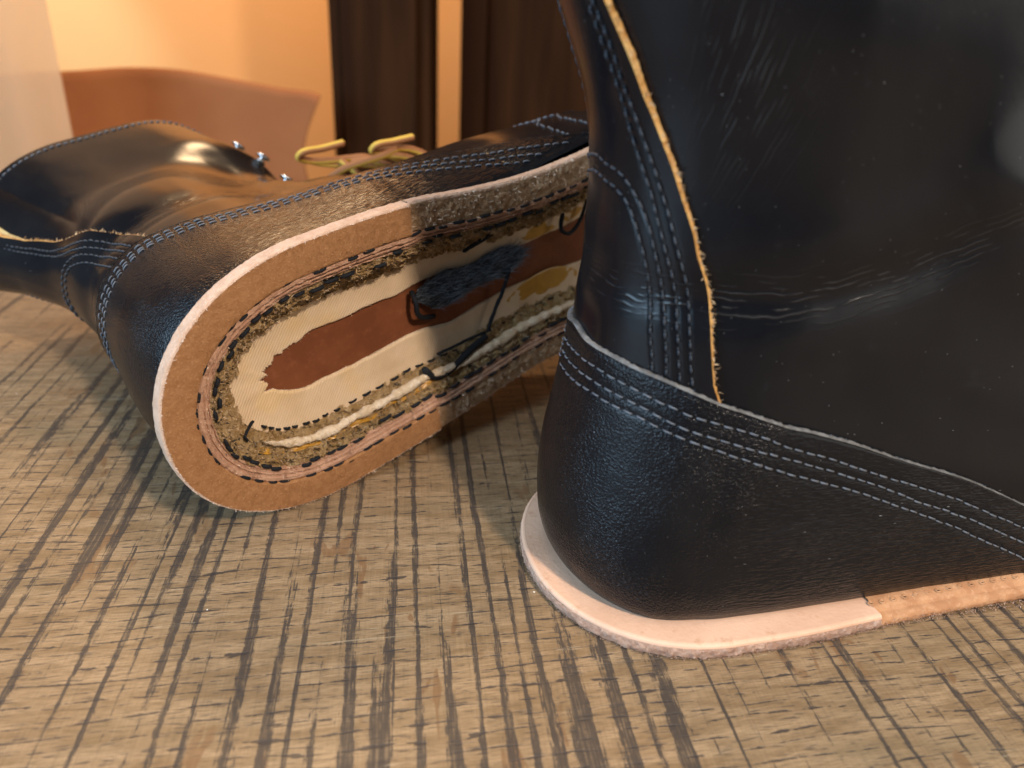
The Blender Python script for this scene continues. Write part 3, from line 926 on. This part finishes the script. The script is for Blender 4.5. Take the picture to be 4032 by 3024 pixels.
def stitch_counter(form, c, sg, parent, co):
    c = np.array(c) * np.array([sg, 1.0])
    _, tot = resample_tz(form, c, 10, 0)
    L = .345
    n = int(tot / L)
    tz, _ = resample_tz(form, c, n * 6 + 1, 0)
    parts = []
    for k in range(n):
        lo, hi = tz[k * 6], tz[k * 6 + 6]
        f = np.array([0.0, .15, .38, .55, .68, .76]) + RNG.normal(0, .02)
        pts = lo + (hi - lo) * f[:, None] + (RNG.random(2) - .5) * np.array([.001, .03])
        o_ = co(pts[:, 0], pts[:, 1]) + np.array([-.05, 0.006, 0.014, 0.014, 0.006, -.05]) + RNG.normal(0, .003)
        parts.append(tube(form.S(pts[:, 0], pts[:, 1], o_), .027 * (.85 + .3 * RNG.random()), 6))
    V, F = join_parts(parts)
    raw_mesh('stitching', V, F, MAT['thread_grey'], parent, kind='stuff')

# ------------------------------------------------------------------ sole outline
def outline(Rx, wheel, near, far, n=2200):
    """closed loop round the sole (cm), starting at the heel tip, -y side first; near/far: half widths at xs"""
    xs = [Rx, 7.0, 9.06, 12, 14.5, 18, 21, 24]
    def side(tab, sg):
        a = np.linspace(0, np.pi / 2, 200)
        e = 2 / 2.12
        arc = np.c_[Rx - Rx * np.cos(a) ** e, wheel * np.sin(a) ** e]
        x = np.linspace(Rx, 24, 300)[1:]
        mid = np.c_[x, np.interp(x, xs, tab)]
        # smooth the polyline of half widths
        k = np.ones(41) / 41
        pad = np.r_[np.full(20, mid[0, 1]), mid[:, 1], np.full(20, mid[-1, 1])]
        mid[:, 1] = np.convolve(pad, k, 'valid')
        b = np.linspace(0, np.pi / 2, 120)[1:]
        toe = np.c_[24 + 7.2 * np.sin(b), tab[-1] * np.cos(b) ** .8]
        p = np.vstack([arc, mid, toe])
        p[:, 1] *= sg
        return p
    A, B = side(near, -1), side(far, 1)
    loop = np.vstack([A, B[::-1][1:-1]])
    d = np.r_[0, np.cumsum(np.linalg.norm(np.diff(np.vstack([loop, loop[:1]]), axis=0), axis=1))]
    full = np.vstack([loop, loop[:1]])
    g = np.linspace(0, d[-1], n, endpoint=False)
    L = np.stack([np.interp(g, d, full[:, k]) for k in (0, 1)], -1)
    T = np.roll(L, -6, 0) - np.roll(L, 6, 0)
    T /= np.linalg.norm(T, axis=1, keepdims=True)
    N = np.stack([-T[:, 1], T[:, 0]], -1)          # inward for this direction of travel
    if np.dot(N[0], [1, 0]) < 0:
        N = -N
    return L, N, g

def span(L, xmin, xmax):
    """indices of a contiguous stretch of the loop with xmin<=x<=xmax; heel stretch wraps through index 0"""
    n = len(L)
    ok = (L[:, 0] >= xmin) & (L[:, 0] <= xmax)
    if ok[0]:
        start = n - np.argmin(ok[::-1])
        idx = np.arange(start, start + ok.sum()) % n
        return [idx]
    i = np.where(ok)[0]
    cut = np.where(np.diff(i) > 1)[0]
    return np.split(i, cut + 1)

def band(name, L, N, idx, prof, mat, parent, closed=False, sub=5, amp=0.0, freq=6.0, seed=0.0, inset_fn=None, z_fn=None, label=None, ends=True, smooth=True, amp_fn=None, kind=None):
    prof = np.array(prof, float)
    d = np.r_[0, np.cumsum(np.linalg.norm(np.diff(prof, axis=0), axis=1))]
    q = []
    for i in range(len(prof) - 1):
        k = max(1, int(sub * max(0.15, (d[i + 1] - d[i])) * 4)) if sub > 1 else 1
        q += list(np.linspace(d[i], d[i + 1], k, endpoint=False))
    q.append(d[-1])
    pr = np.stack([np.interp(q, d, prof[:, k]) for k in (0, 1)], -1)
    ins = pr[None, :, 0] + np.zeros((len(idx), 1))
    zz = pr[None, :, 1] + np.zeros((len(idx), 1))
    if inset_fn is not None:
        ins = inset_fn(ins, L[idx])
    if z_fn is not None:
        zz = zz + z_fn(ins, L[idx])
    xy = L[idx][:, None] + N[idx][:, None] * ins[..., None]
    P = np.concatenate([xy, zz[..., None]], -1)
    if amp:
        A = amp if amp_fn is None else amp * amp_fn(ins)[..., None]
        P = P + A * np.stack([fbm(P * freq + seed + 7 * c, 3) for c in range(3)], -1)
    return grid(name, P, mat, parent, cu=closed, flip=False, label=label, smooth=smooth, kind=kind), P

# ------------------------------------------------------------------ boot standing upright
phi = math.radians(14.0)
boot1 = empty('leather_boot', 'black leather boot standing upright on a wide pink leather heel base', 'boot', (0.6916, 18.379, 0.02))
boot1.rotation_euler = (0, 0, phi)
boot1['group'] = 'pair of boots'
XF1 = TABS['XF'].copy()
XF1[(Z > 9) & (Z < 16)] -= np.array([.3, .6, .8, .7])
form1 = Form(dents_a, {'XF': XF1})
build_upper(boot1, form1, 1.0)

L1, N1, g1 = outline(4.53, 4.53, [4.53, 4.5, 4.25, 4.2, 4.2, 4.8, 5.2, 5.2], [4.53, 4.5, 4.3, 4.1, 4.0, 4.6, 5.1, 5.1])
heel1 = span(L1, -1, 9.06)[0]
front1 = np.array([i for i in (np.arange(len(L1)) + 0) if L1[i, 0] > 9.0])
hb, P = band('heel_base', L1, N1, heel1, [(.10, .49), (1.9, .51)], MAT['veg'], boot1, sub=3, label='smooth pink leather heel base')
P0 = P
o, P = band('cut_edge', L1, N1, heel1, [(.04, .37), (-.015, .34), (-.03, .26), (-.015, .14), (.02, .05), (.10, .0), (2.6, .0)], MAT['veg_rough'], hb, sub=18, amp=.07, freq=7, amp_fn=lambda i: np.clip(1.0 - i * 5, 0, 1) * 1.0)
band('edge_face', L1, N1, heel1, [(.101, .495), (.045, .478), (.008, .44), (-.004, .40), (-.006, .37), (.04, .33)], MAT['veg'], hb, sub=8)
Pe = np.c_[L1[heel1] + N1[heel1] * .0, np.full(len(heel1), .12)]
De = np.c_[-N1[heel1], np.full(len(heel1), -.45)]
fibres('loose_fibres', np.vstack([Pe + [0, 0, z] for z in (-.08, -.03, .02, .08, .13)]), np.vstack([De] * 5), 7000, .036, hb, MAT['veg_rough'], .011, .6, 3)
# closing plate under and end wall
band('breast_end', L1, N1, heel1[[0, -1]], [(.03, .02), (2.2, .03)], MAT['veg_rough'], hb, sub=1)
for gi, ii in ((0, heel1[-1]), (1, heel1[0])):
    pr = np.array([(0.01, .03), (0.0, .3), (.06, .47), (.12, .49), (1.8, .5), (1.8, .02)])
    pts = np.array([np.r_[L1[ii] + N1[ii] * a, b] for a, b in pr])
    ctr = pts.mean(0)
    raw_mesh('breast_end', np.vstack([pts, pts[:1] * 0 + ctr]), [[k, (k + 1) % 6, 6] for k in range(6)], MAT['veg_rough'], hb, smooth=False)
ms, P = band('midsole', L1, N1, front1, [(2.6, .03), (.12, .03), (.03, .06), (-.0, .14), (.0, .24), (.04, .32), (.12, .37), (.30, .40)], MAT['welt_brown'], boot1, sub=6, amp=.04, freq=6, amp_fn=lambda i: np.clip(1.0 - i * 3, 0, 1), label='brown leather midsole with open stitch holes', z_fn=lambda i, l: .25 * np.clip((l[:, :1] - 9.5) / 5, 0, 1))
band('welt', L1, N1, front1, [(.22, .38), (.27, .44), (.36, .50), (.55, .56), (.9, .62), (1.5, .66)], MAT['welt_brown'], boot1, sub=8, amp=.03, freq=5, label='brown welt strip beside the upper', z_fn=lambda i, l: .25 * np.clip((l[:, :1] - 9.5) / 5, 0, 1))
Pe = np.c_[L1[front1], np.full(len(front1), .15)]
Pe = Pe[Pe[:, 0] < 18]
De = np.c_[-N1[front1], np.full(len(front1), -.3)][:len(Pe)]
fibres('loose_fibres', np.vstack([Pe + [0, 0, z] for z in (-.08, 0, .1)]), np.vstack([De] * 3), 1500, .07, ms, MAT['veg_rough'], .011, .6, 4)
parts = []
acc = 0
for i in front1:
    if L1[i, 0] < 20 and g1[i] - acc > .36:
        acc = g1[i]
        c = np.r_[L1[i] + N1[i] * .46, .535 + .25 * np.clip((L1[i, 0] - 9.5) / 5, 0, 1)]
        a = np.linspace(0, 2 * np.pi, 8, endpoint=False)
        rr = [(.10, .0), (.085, .028), (.055, .02), (.045, -.05)]
        V = np.array([[c + [r * math.cos(x), r * math.sin(x) * .9, h] for x in a] for r, h in rr])
        parts.append((V, grid_faces(4, 8, False, True)))
V, F = join_parts(parts)
hol, hf = [], []
raw_mesh('hole_rims', V, F, MAT['welt_brown'], ms, kind='stuff')
parts = []
for v, f in [(V.reshape(-1, 4, 8, 3)[k], 0) for k in range(len(V) // 32)]:
    ring = v[3] + np.array([0, 0, .045])
    ctr = ring.mean(0)
    parts.append((np.vstack([ring * 1.0, ctr]), np.array([[k, (k + 1) % 8, 8] for k in range(8)])))
V, F = join_parts(parts)
raw_mesh('hole_shade_discs', V, F, plain('hole_shade', (0.02, 0.012, 0.008), 0.9), ms, kind='stuff')  # near-black discs, shade inside the holes put into the colour

# ------------------------------------------------------------------ boot lying on its side
A2 = np.array([0.7059942, 0.68250921, 0.18908564])
B2 = np.array([-0.09840596, -0.16986207, 0.98054227])
N2v = np.array([0.70134761, -0.71086431, -0.05275866])
O2 = np.array([-9.3117, 17.8374, 3.4415 + .10])
R2 = np.stack([A2, -B2, -N2v], 1)
boot2 = empty('leather_boot', 'black leather boot lying on its side, sole torn open, yellow laces untied', 'boot', (0, 0, 0))
mw = Matrix.Identity(4)
for i in range(3):
    for j in range(3):
        mw[i][j] = R2[i, j]
    mw[i][3] = O2[i] * CM
boot2.matrix_world = mw
boot2['group'] = 'pair of boots'
XB2 = TABS['XB'].copy()
XB2[Z > 12] = [.75, .25, -.3, -.9, -1.4]
form2 = Form(dents_b, {'XB': XB2}, 0.35)
build_upper(boot2, form2, 0.75, 1.01)

L2, N2, g2 = outline(5.4, 4.5, [4.5, 4.5, 4.40, 3.90, 3.66, 3.72, 4.3, 4.9], [4.5, 4.5, 4.45, 4.25, 4.1, 4.6, 5.2, 5.2], 2600)
XS = 9.06
heel2 = span(L2, -1, XS)[0]
waist2 = np.array([i for i in range(len(L2)) if L2[i, 0] > XS - .05])
vis = span(L2, -1, 22)[0]
# heel base: suede face, pale rim
hb2, P = band('heel_base', L2, N2, heel2, [(.06, .012), (.3, .0), (.8, .0), (.98, .015), (1.03, .05), (1.04, .18)], MAT['suede'], boot2, sub=8, amp=.018, freq=9, label='brown suede underside of the heel base')
band('pale_rim', L2, N2, heel2, [(.065, .01), (.03, .03), (.0, .07), (.0, .25), (.0, .45), (.05, .5), (.9, .5)], MAT['rim'], hb2, sub=6, amp=.02, freq=9, amp_fn=lambda i: np.clip(1 - i * 4, 0, 1))
Pe = np.c_[L2[heel2] + N2[heel2] * .05, np.full(len(heel2), .02)]
De = np.c_[-N2[heel2] * .3, np.full(len(heel2), -.9)]
fibres('loose_fibres', Pe, De, 1600, .07, hb2, MAT['fuzz_pale'], .009, .7, 12)
Ps = np.vstack([np.c_[L2[heel2] + N2[heel2] * k, np.full(len(heel2), .005)] for k in np.linspace(.08, .98, 14)])
fibres('suede_nap', Ps, np.tile([.1, .3, -.6], (len(Ps), 1)), 9000, .05, hb2, MAT['suede'], .009, .8, 31)
for ii in (heel2[0], heel2[-1]):
    pts = np.array([np.r_[L2[ii] + N2[ii] * a, b] for a, b in ((.05, .01), (0, .25), (.05, .5), (1.04, .5), (1.04, .02))])
    raw_mesh('breast_end', np.vstack([pts, pts.mean(0)]), [[k, (k + 1) % 5, 5] for k in range(5)], MAT['veg_rough'], hb2, smooth=False)
# midsole in front of the heel: torn and greyed
tm, P = band('torn_midsole', L2, N2, waist2, [(.9, .5), (.04, .5), (.0, .42), (.0, .16), (.05, .09), (.5, .06), (.90, .09), (1.0, .2)], MAT['torn'], boot2, sub=9, amp=.09, freq=5, label='torn greyish brown midsole leather in front of the heel', amp_fn=lambda i: np.clip(i * 3, .35, 1))
band('pale_rim', L2, N2, waist2, [(.10, .085), (.02, .10), (-.03, .16), (-.035, .42), (.03, .51), (.3, .52)], MAT['rim'], tm, sub=10, amp=.03, freq=8)
Pw = P[:, P.shape[1] // 2:].reshape(-1, 3)
Pw = Pw[Pw[:, 0] < 21]
fibres('loose_fibres', Pw, np.tile([0, 0, -1.0], (len(Pw), 1)), 1500, .16, tm, MAT['fuzz_pale'], .012, .9, 13)
# stitched welt layer between suede and frayed layers
wl, P = band('welt_layer', L2, N2, vis, [(.97, .14), (1.03, .12), (1.09, .06), (1.18, .06), (1.22, .13), (1.26, .16), (1.29, .10), (1.34, .12), (1.37, .20), (1.41, .24), (1.43, .17), (1.47, .21), (1.49, .34)], MAT['torn_pink'], boot2, sub=20, amp=.045, freq=7, inset_fn=lambda i, l: i - .12 * np.clip((l[:, :1] - XS) / .5, 0, 1), label='pinkish frayed welt layer')
fibres('loose_fibres', P.reshape(-1, 3), np.tile([0, 0, -1.0], (P.shape[0] * P.shape[1], 1)), 1500, .08, wl, MAT['fuzz_pale'], .010, .9, 14)
fl, P = band('frayed_layer', L2, N2, vis, [(1.40, .36), (1.49, .22), (1.58, .30), (1.66, .24), (1.78, .42), (1.86, .38), (2.00, .58), (2.10, .62), (2.26, .78), (2.42, .95), (2.50, 1.12)], MAT['fibre_layer'], boot2, sub=22, amp=.22, freq=5.2, inset_fn=lambda i, l: i - .12 * np.clip((l[:, :1] - XS) / .5, 0, 1), label='frayed layers of felt, leather and black thread')
fibres('loose_fibres', P.reshape(-1, 3), np.tile([0, 0, -1.0], (P.shape[0] * P.shape[1], 1)), 9000, .15, fl, MAT['fuzz_tan'], .008, 1.0, 15)
fibres('pale_fibres', P.reshape(-1, 3), np.tile([0, 0, -1.0], (P.shape[0] * P.shape[1], 1)), 2600, .13, fl, MAT['fuzz_pale'], .008, 1.0, 17)
fibres('dark_fibres', P[:, :P.shape[1] // 2].reshape(-1, 3), np.tile([0, 0, -1.0], (P.shape[0] * (P.shape[1] // 2), 1)), 2200, .14, fl, MAT['thread'], .013, 1.0, 16)

def loop_stitches(name, L, N, idx, inset, z, Ls, gap, rad, mat, parent, wob=.02, seed=1, skip=0.0, zf=None):
    r = np.random.default_rng(seed)
    d = np.r_[0, np.cumsum(np.linalg.norm(np.diff(L[idx], axis=0), axis=1))]
    n = int(d[-1] / (Ls + gap))
    parts = []
    for k in range(n):
        if r.random() < skip:
            continue
        s0 = k * (Ls + gap) + r.normal(0, .02)
        ss = np.linspace(s0, s0 + Ls * (.85 + .3 * r.random()), 7)
        xy = np.stack([np.interp(ss, d, L[idx, c] + N[idx, c] * (inset if np.isscalar(inset) else inset(L[idx, 0]))) for c in (0, 1)], -1)
        zz = z + np.array([.06, .0, -.02, -.025, -.02, 0, .06]) + r.normal(0, .008)
        P = np.c_[xy + r.normal(0, wob, 2), zz]
        parts.append(tube(P, rad * (.85 + .3 * r.random()), 7))
    V, F = join_parts(parts)
    return raw_mesh(name, V, F, mat, parent, kind='stuff')
loop_stitches('stitching', L2, N2, vis, lambda x: 1.04 - .10 * np.clip((x - XS) / .5, 0, 1), .075, .50, .09, .05, MAT['thread'], wl, wob=.035, skip=.15)
loop_stitches('frayed_thread', L2, N2, vis, lambda x: 1.53 - .12 * np.clip((x - XS) / .5, 0, 1), .17, .5, .12, .06, MAT['thread'], fl, wob=.07, seed=4, skip=.12)

# canvas strip and bead round the cavity
def bead_h(ins, l):
    lower = np.clip((l[:, 1:2] - 1.2) / 1.5, 0, 1)     # the bead stands proud along the lower side
    return lower
cv_i = vis
lowm = np.clip((L2[cv_i, 1] - .8) / 1.6, 0, 1)
inner_w = 3.46 + .12 * fbm(np.c_[L2[cv_i] * .9, np.zeros(len(cv_i))], 3) + .30 * lowm + (1 - lowm) * np.clip((5.5 - L2[cv_i, 0]) / 3, 0, 1) * (.05 + .07 * np.sign(vnoise(np.c_[g2[cv_i] * 2.0, g2[cv_i] * 0, g2[cv_i] * 0])) * np.abs(vnoise(np.c_[g2[cv_i] * 2.0, g2[cv_i] * 0, g2[cv_i] * 0])) ** .5 + .05 * vnoise(np.c_[g2[cv_i] * 6.0, g2[cv_i] * 0, g2[cv_i] * 0]))
inner_w -= .45 * np.clip((L2[cv_i, 0] - XS) / 2, 0, 1)
out_w = 2.36 - .36 * np.clip((L2[cv_i, 0] - XS) / 2, 0, 1)
f = np.linspace(0, 1, 26)[None]
ins = out_w[:, None] + (inner_w - out_w)[:, None] * f
zz = .98 + .05 * f - .06 * (1 - f) ** 3 + np.where(f > .97, .06, 0)
P = np.concatenate([L2[cv_i][:, None] + N2[cv_i][:, None] * ins[..., None], zz[..., None] + 0 * ins[..., None]], -1)
P = P + .03 * np.stack([fbm(P * 1.6 + 4 * c, 3) for c in range(3)], -1)
cvs = grid('canvas_strip', P, MAT['canvas'], boot2, label='cream ribbed canvas strip around the open heel cavity')
# thin raw edge of the canvas
E1 = P[:, -1]
E2 = E1 + np.array([0, 0, .09])
grid('canvas_edge', np.stack([E1, E2], 1), MAT['canvas_bead'], cvs)
fibres('loose_fibres', E1, np.c_[N2[cv_i], np.zeros(len(cv_i))], 260, .08, cvs, MAT['fuzz_pale'], .006, .8, 18)
# bead: thick cream cord along the lower edge
low = cv_i[(L2[cv_i, 1] > 1.6) & (L2[cv_i, 0] > 1.2) & (L2[cv_i, 0] < 21)]
low = low[np.argsort(L2[low, 0])]
off = 2.20 - .36 * np.clip((L2[low, 0] - XS) / 2, 0, 1)
c = np.c_[L2[low] + N2[low] * off[:, None], np.full(len(low), .44)]
c += .05 * np.stack([fbm(c * 1.2 + 3 * k, 2) for k in range(3)], -1)
V, F = tube(c, (.145 * np.clip(np.arange(len(c)) / 60.0, .2, 1)) + .035 * vnoise(np.c_[c[:, 0] * 3, c[:, 1] * 0, c[:, 1] * 0]), 14)
V = V + .07 * np.stack([fbm(V * 6 + 3 * k, 3) for k in range(3)], -1)
raw_mesh('canvas_bead', V, F, MAT['canvas_bead'], boot2, label='fuzzy cream bead along the lower cavity edge')
fibres('bead_fuzz', V.reshape(-1, 3), np.tile([0, 0, -1.0], (V.shape[0] * V.shape[1], 1)), 1500, .07, bpy.data.objects['canvas_bead'], MAT['canvas_bead'], .008, 1.0, 41)
loop_stitches('stitching', L2, N2, low, lambda x: 2.50 - .36 * np.clip((x - XS) / 2, 0, 1), .90, .36, .22, .045, MAT['thread'], cvs, seed=9, wob=.02)
# amber glue smear beside the bead
gl = low[L2[low, 0] < 21]
f = np.linspace(0, 1, 8)[None]
gi = 1.86 - .36 * np.clip((L2[gl, 0] - XS) / 2, 0, 1)
ins = gi[:, None] + .16 * f + .10 * fbm(np.stack([L2[gl, 0][:, None] * 1.5 + 0 * f, 0 * f + 0 * L2[gl, :1], 0 * f + 0 * L2[gl, :1]], -1), 3)
zz = .42 + .10 * f + .16 * fbm(np.stack([L2[gl, 0][:, None] * 2 + 0 * f, f * 2 + 0 * ins, 0 * ins], -1), 3)
P = np.concatenate([L2[gl][:, None] + N2[gl][:, None] * ins[..., None], zz[..., None]], -1)
grid('glue_line', P, MAT['glue'], boot2, label='amber glue line beside the cream bead')

# insole seen at the bottom of the cavity
ring = np.c_[L2[vis] + N2[vis] * 2.2, np.full(len(vis), 1.13)]
nr = 10
mid = np.c_[np.clip(L2[vis, 0], 4.2, None), np.zeros(len(vis)), np.full(len(vis), 1.14)]
f = np.linspace(0, 1, nr)[None, :, None]
P = ring[:, None] * (1 - f) + mid[:, None] * f
P[..., 2] += .03 * fbm(P * .8, 2)
ins_o = grid('insole', P, MAT['insole'], boot2, label='smooth dark brown insole leather inside the cavity')
# glue patches on the insole further forward
def patch(name, pts, z, mat, th, label, seed=0):
    pts = [(a + 1.1, b) for a, b in pts]
    pts = spline(np.array(pts + [pts[0]], float), 90)[:-1]
    ctr = pts.mean(0)
    rows = []
    for k, f in enumerate((1.0, .97, .9, .7, .45, .2, .02)):
        q = ctr + (pts - ctr) * f
        h = z - th * (0 if k == 0 else min(1, .5 + .5 * (1 - f)))
        rows.append(np.c_[q, np.full(len(q), h)])
    P = np.stack(rows, 0)
    P[1:, :, 2] += .03 * fbm(np.concatenate([P[1:, :, :2] * 2, P[1:, :, :1] * 0 + seed], -1), 3)
    return grid(name, P, mat, boot2, cv=True, label=label)
patch('glue_patch', [(13.0, -2.1), (14.5, -2.35), (16.6, -2.3), (16.7, -1.1), (15.2, -.8), (13.3, -1.0)], 1.04, MAT['glue'], .06, 'shiny amber glue patch on the upper canvas', 1)
patch('glue_patch', [(12.0, 1.4), (13.2, .9), (15.5, 1.0), (16.4, 1.6), (15.6, 2.4), (13.2, 2.3)], 1.04, MAT['glue'], .06, 'shiny amber glue patch on the lower canvas', 2)

# dark felt shank cover with loose hairs
n1, n2 = 90, 40
u = np.linspace(0, 1, n1)[:, None]
a = np.linspace(0, 2 * np.pi, n2, endpoint=False)[None]
cx = 9.3 + 5.0 * u
cy = -.75 + .35 * u + .12 * np.sin(u * 5)
wid = (.60 + .14 * np.sin(u * 9)) * np.clip(np.sin(np.pi * np.clip(u, .0, 1)) ** .35, .02, 1)
P = np.stack([cx + 0 * a, cy + wid * np.cos(a), .86 - .20 * np.clip(np.sin(np.pi * u) ** .4, .02, 1) * np.sin(a) + 0 * u], -1)
P = P + .20 * np.stack([fbm(P * np.array([1.2, 2.6, 2.0]) + 5 * c, 4) for c in range(3)], -1)
fo = grid('shank_felt', P, MAT['felt'], boot2, cv=True, label='dark grey wool felt lying over the insole')
Pf = P[:, :n2 // 2].reshape(-1, 3)
fibres('loose_hairs', Pf, np.tile([1.0, -.15, -.22], (len(Pf), 1)), 2600, .5, fo, MAT['fuzz_grey'], .006, .28, 21)
# black waxed threads
def thread(name, pts, r, label=None, mat='thread'):
    pts = np.array(pts, float)
    if pts[:, 0].max() > 6:
        pts = pts + np.array([1.1, 0, .06])
    V, F = tube(spline(pts, 60), r, 8)
    V = V + .03 * np.stack([fbm(V * 7 + 3 * k, 3) for k in range(3)], -1)
    raw_mesh(name, V, F, MAT[mat], boot2, label=label)
thread('loose_thread', [(8.1, -.95, .9), (8.0, -.8, .55), (8.05, -.2, .6), (8.3, .1, .75), (8.9, .35, .85)], .09, 'black thread loop at the end of the felt')
thread('loose_thread', [(12.3, -.3, .55), (12.0, .4, .6), (11.4, 1.3, .62), (11.0, 1.9, .58)], .075, 'black thread slung across the canvas')
thread('loose_thread', [(11.2, 1.85, .55), (10.2, 1.75, .55), (9.2, 1.7, .52), (8.6, 1.72, .6)], .06, 'black thread end lying on the canvas')
thread('loose_thread', [(8.0, 2.1, .55), (7.9, 1.95, .42), (8.1, 2.3, .36), (8.7, 2.5, .36), (9.3, 2.35, .36), (9.9, 2.15, .42), (10.9, 1.95, .5)], .13, 'thick frayed black thread knot beside the bead')
thread('loose_thread', [(10.2, -1.75, .55), (11.6, -1.95, .5), (13.2, -2.05, .5), (14.4, -2.25, .5)], .075, 'straight black thread along the upper canvas')
thread('loose_thread', [(15.2, -1.5, .6), (15.0, -.9, .5), (15.4, -.6, .5), (16.1, -.8, .6), (16.6, -1.6, .6)], .08, 'black thread loop near the forefoot')
thread('loose_thread', [(2.35, 1.25, .62), (2.3, .95, .50), (2.5, .8, .58), (2.75, .75, .74)], .05, 'short black thread hook at the heel end of the canvas')

# ------------------------------------------------------------------ laces of the lying boot
def lace(name, pix, depths, r, label):
    W = np.array([at_depth(u, v, y) for (u, v), y in zip(pix, depths)])
    Lc = (W - O2) @ R2
    c = spline(Lc, 70)
    V, F = tube(c, r, 12)
    d = np.r_[0, np.cumsum(np.linalg.norm(np.diff(c, axis=0), axis=1))]
    uv = np.stack(np.broadcast_arrays(d[:, None], np.arange(12)[None] / 12.0), -1)
    raw_mesh(name, V, F, MAT['lace'], boot2, uv=uv, label=label)
zz = lambda x, y: (1100 + .6027 * x, 286 + .6027 * y)
lace('lace', [zz(430, 455), zz(280, 495), zz(140, 530), zz(125, 550), zz(200, 575), zz(330, 572), zz(450, 560), zz(560, 552), zz(640, 575)], [37, 36.6, 36.2, 36.3, 36.8, 37, 37.3, 37.5, 38], .165, 'yellow and brown lace loop')
lace('lace', [zz(885, 418), zz(750, 450), zz(620, 485), zz(605, 505), zz(680, 510), zz(770, 495), zz(860, 500), zz(970, 545), zz(1040, 600)], [37, 36.6, 36.2, 36.3, 36.8, 37, 37.3, 37.6, 38], .165, 'yellow and brown lace loop')
lace('lace', [zz(270, 740), zz(330, 690), zz(420, 630), zz(540, 585), zz(680, 540), zz(770, 495)], [36.5, 36, 35.8, 36, 36.4, 36.8], .165, 'yellow and brown lace end')
lace('lace', [zz(540, 560), zz(640, 585), zz(740, 620), zz(830, 680)], [37.5, 37.3, 37.2, 37.2], .165, 'yellow and brown lace end')
lace('lace', [zz(730, 540), zz(800, 580), zz(880, 640), zz(930, 700)], [37.5, 37.3, 37.2, 37.2], .165, 'yellow and brown lace end')

lace('lace', [zz(150, 560), zz(260, 590), zz(400, 600), zz(560, 600), zz(690, 625), zz(770, 680)], [36.8, 37, 37.2, 37.3, 37.3, 37.2], .155, 'yellow and brown lace strand')
lace('lace', [zz(470, 585), zz(560, 570), zz(660, 550), zz(760, 540), zz(850, 555), zz(960, 600)], [36.6, 36.5, 36.5, 36.7, 37, 37.3], .155, 'yellow and brown lace strand')
lace('lace', [zz(400, 570), zz(450, 610), zz(510, 660), zz(560, 730)], [36.9, 36.8, 36.6, 36.5], .155, 'yellow and brown lace strand')
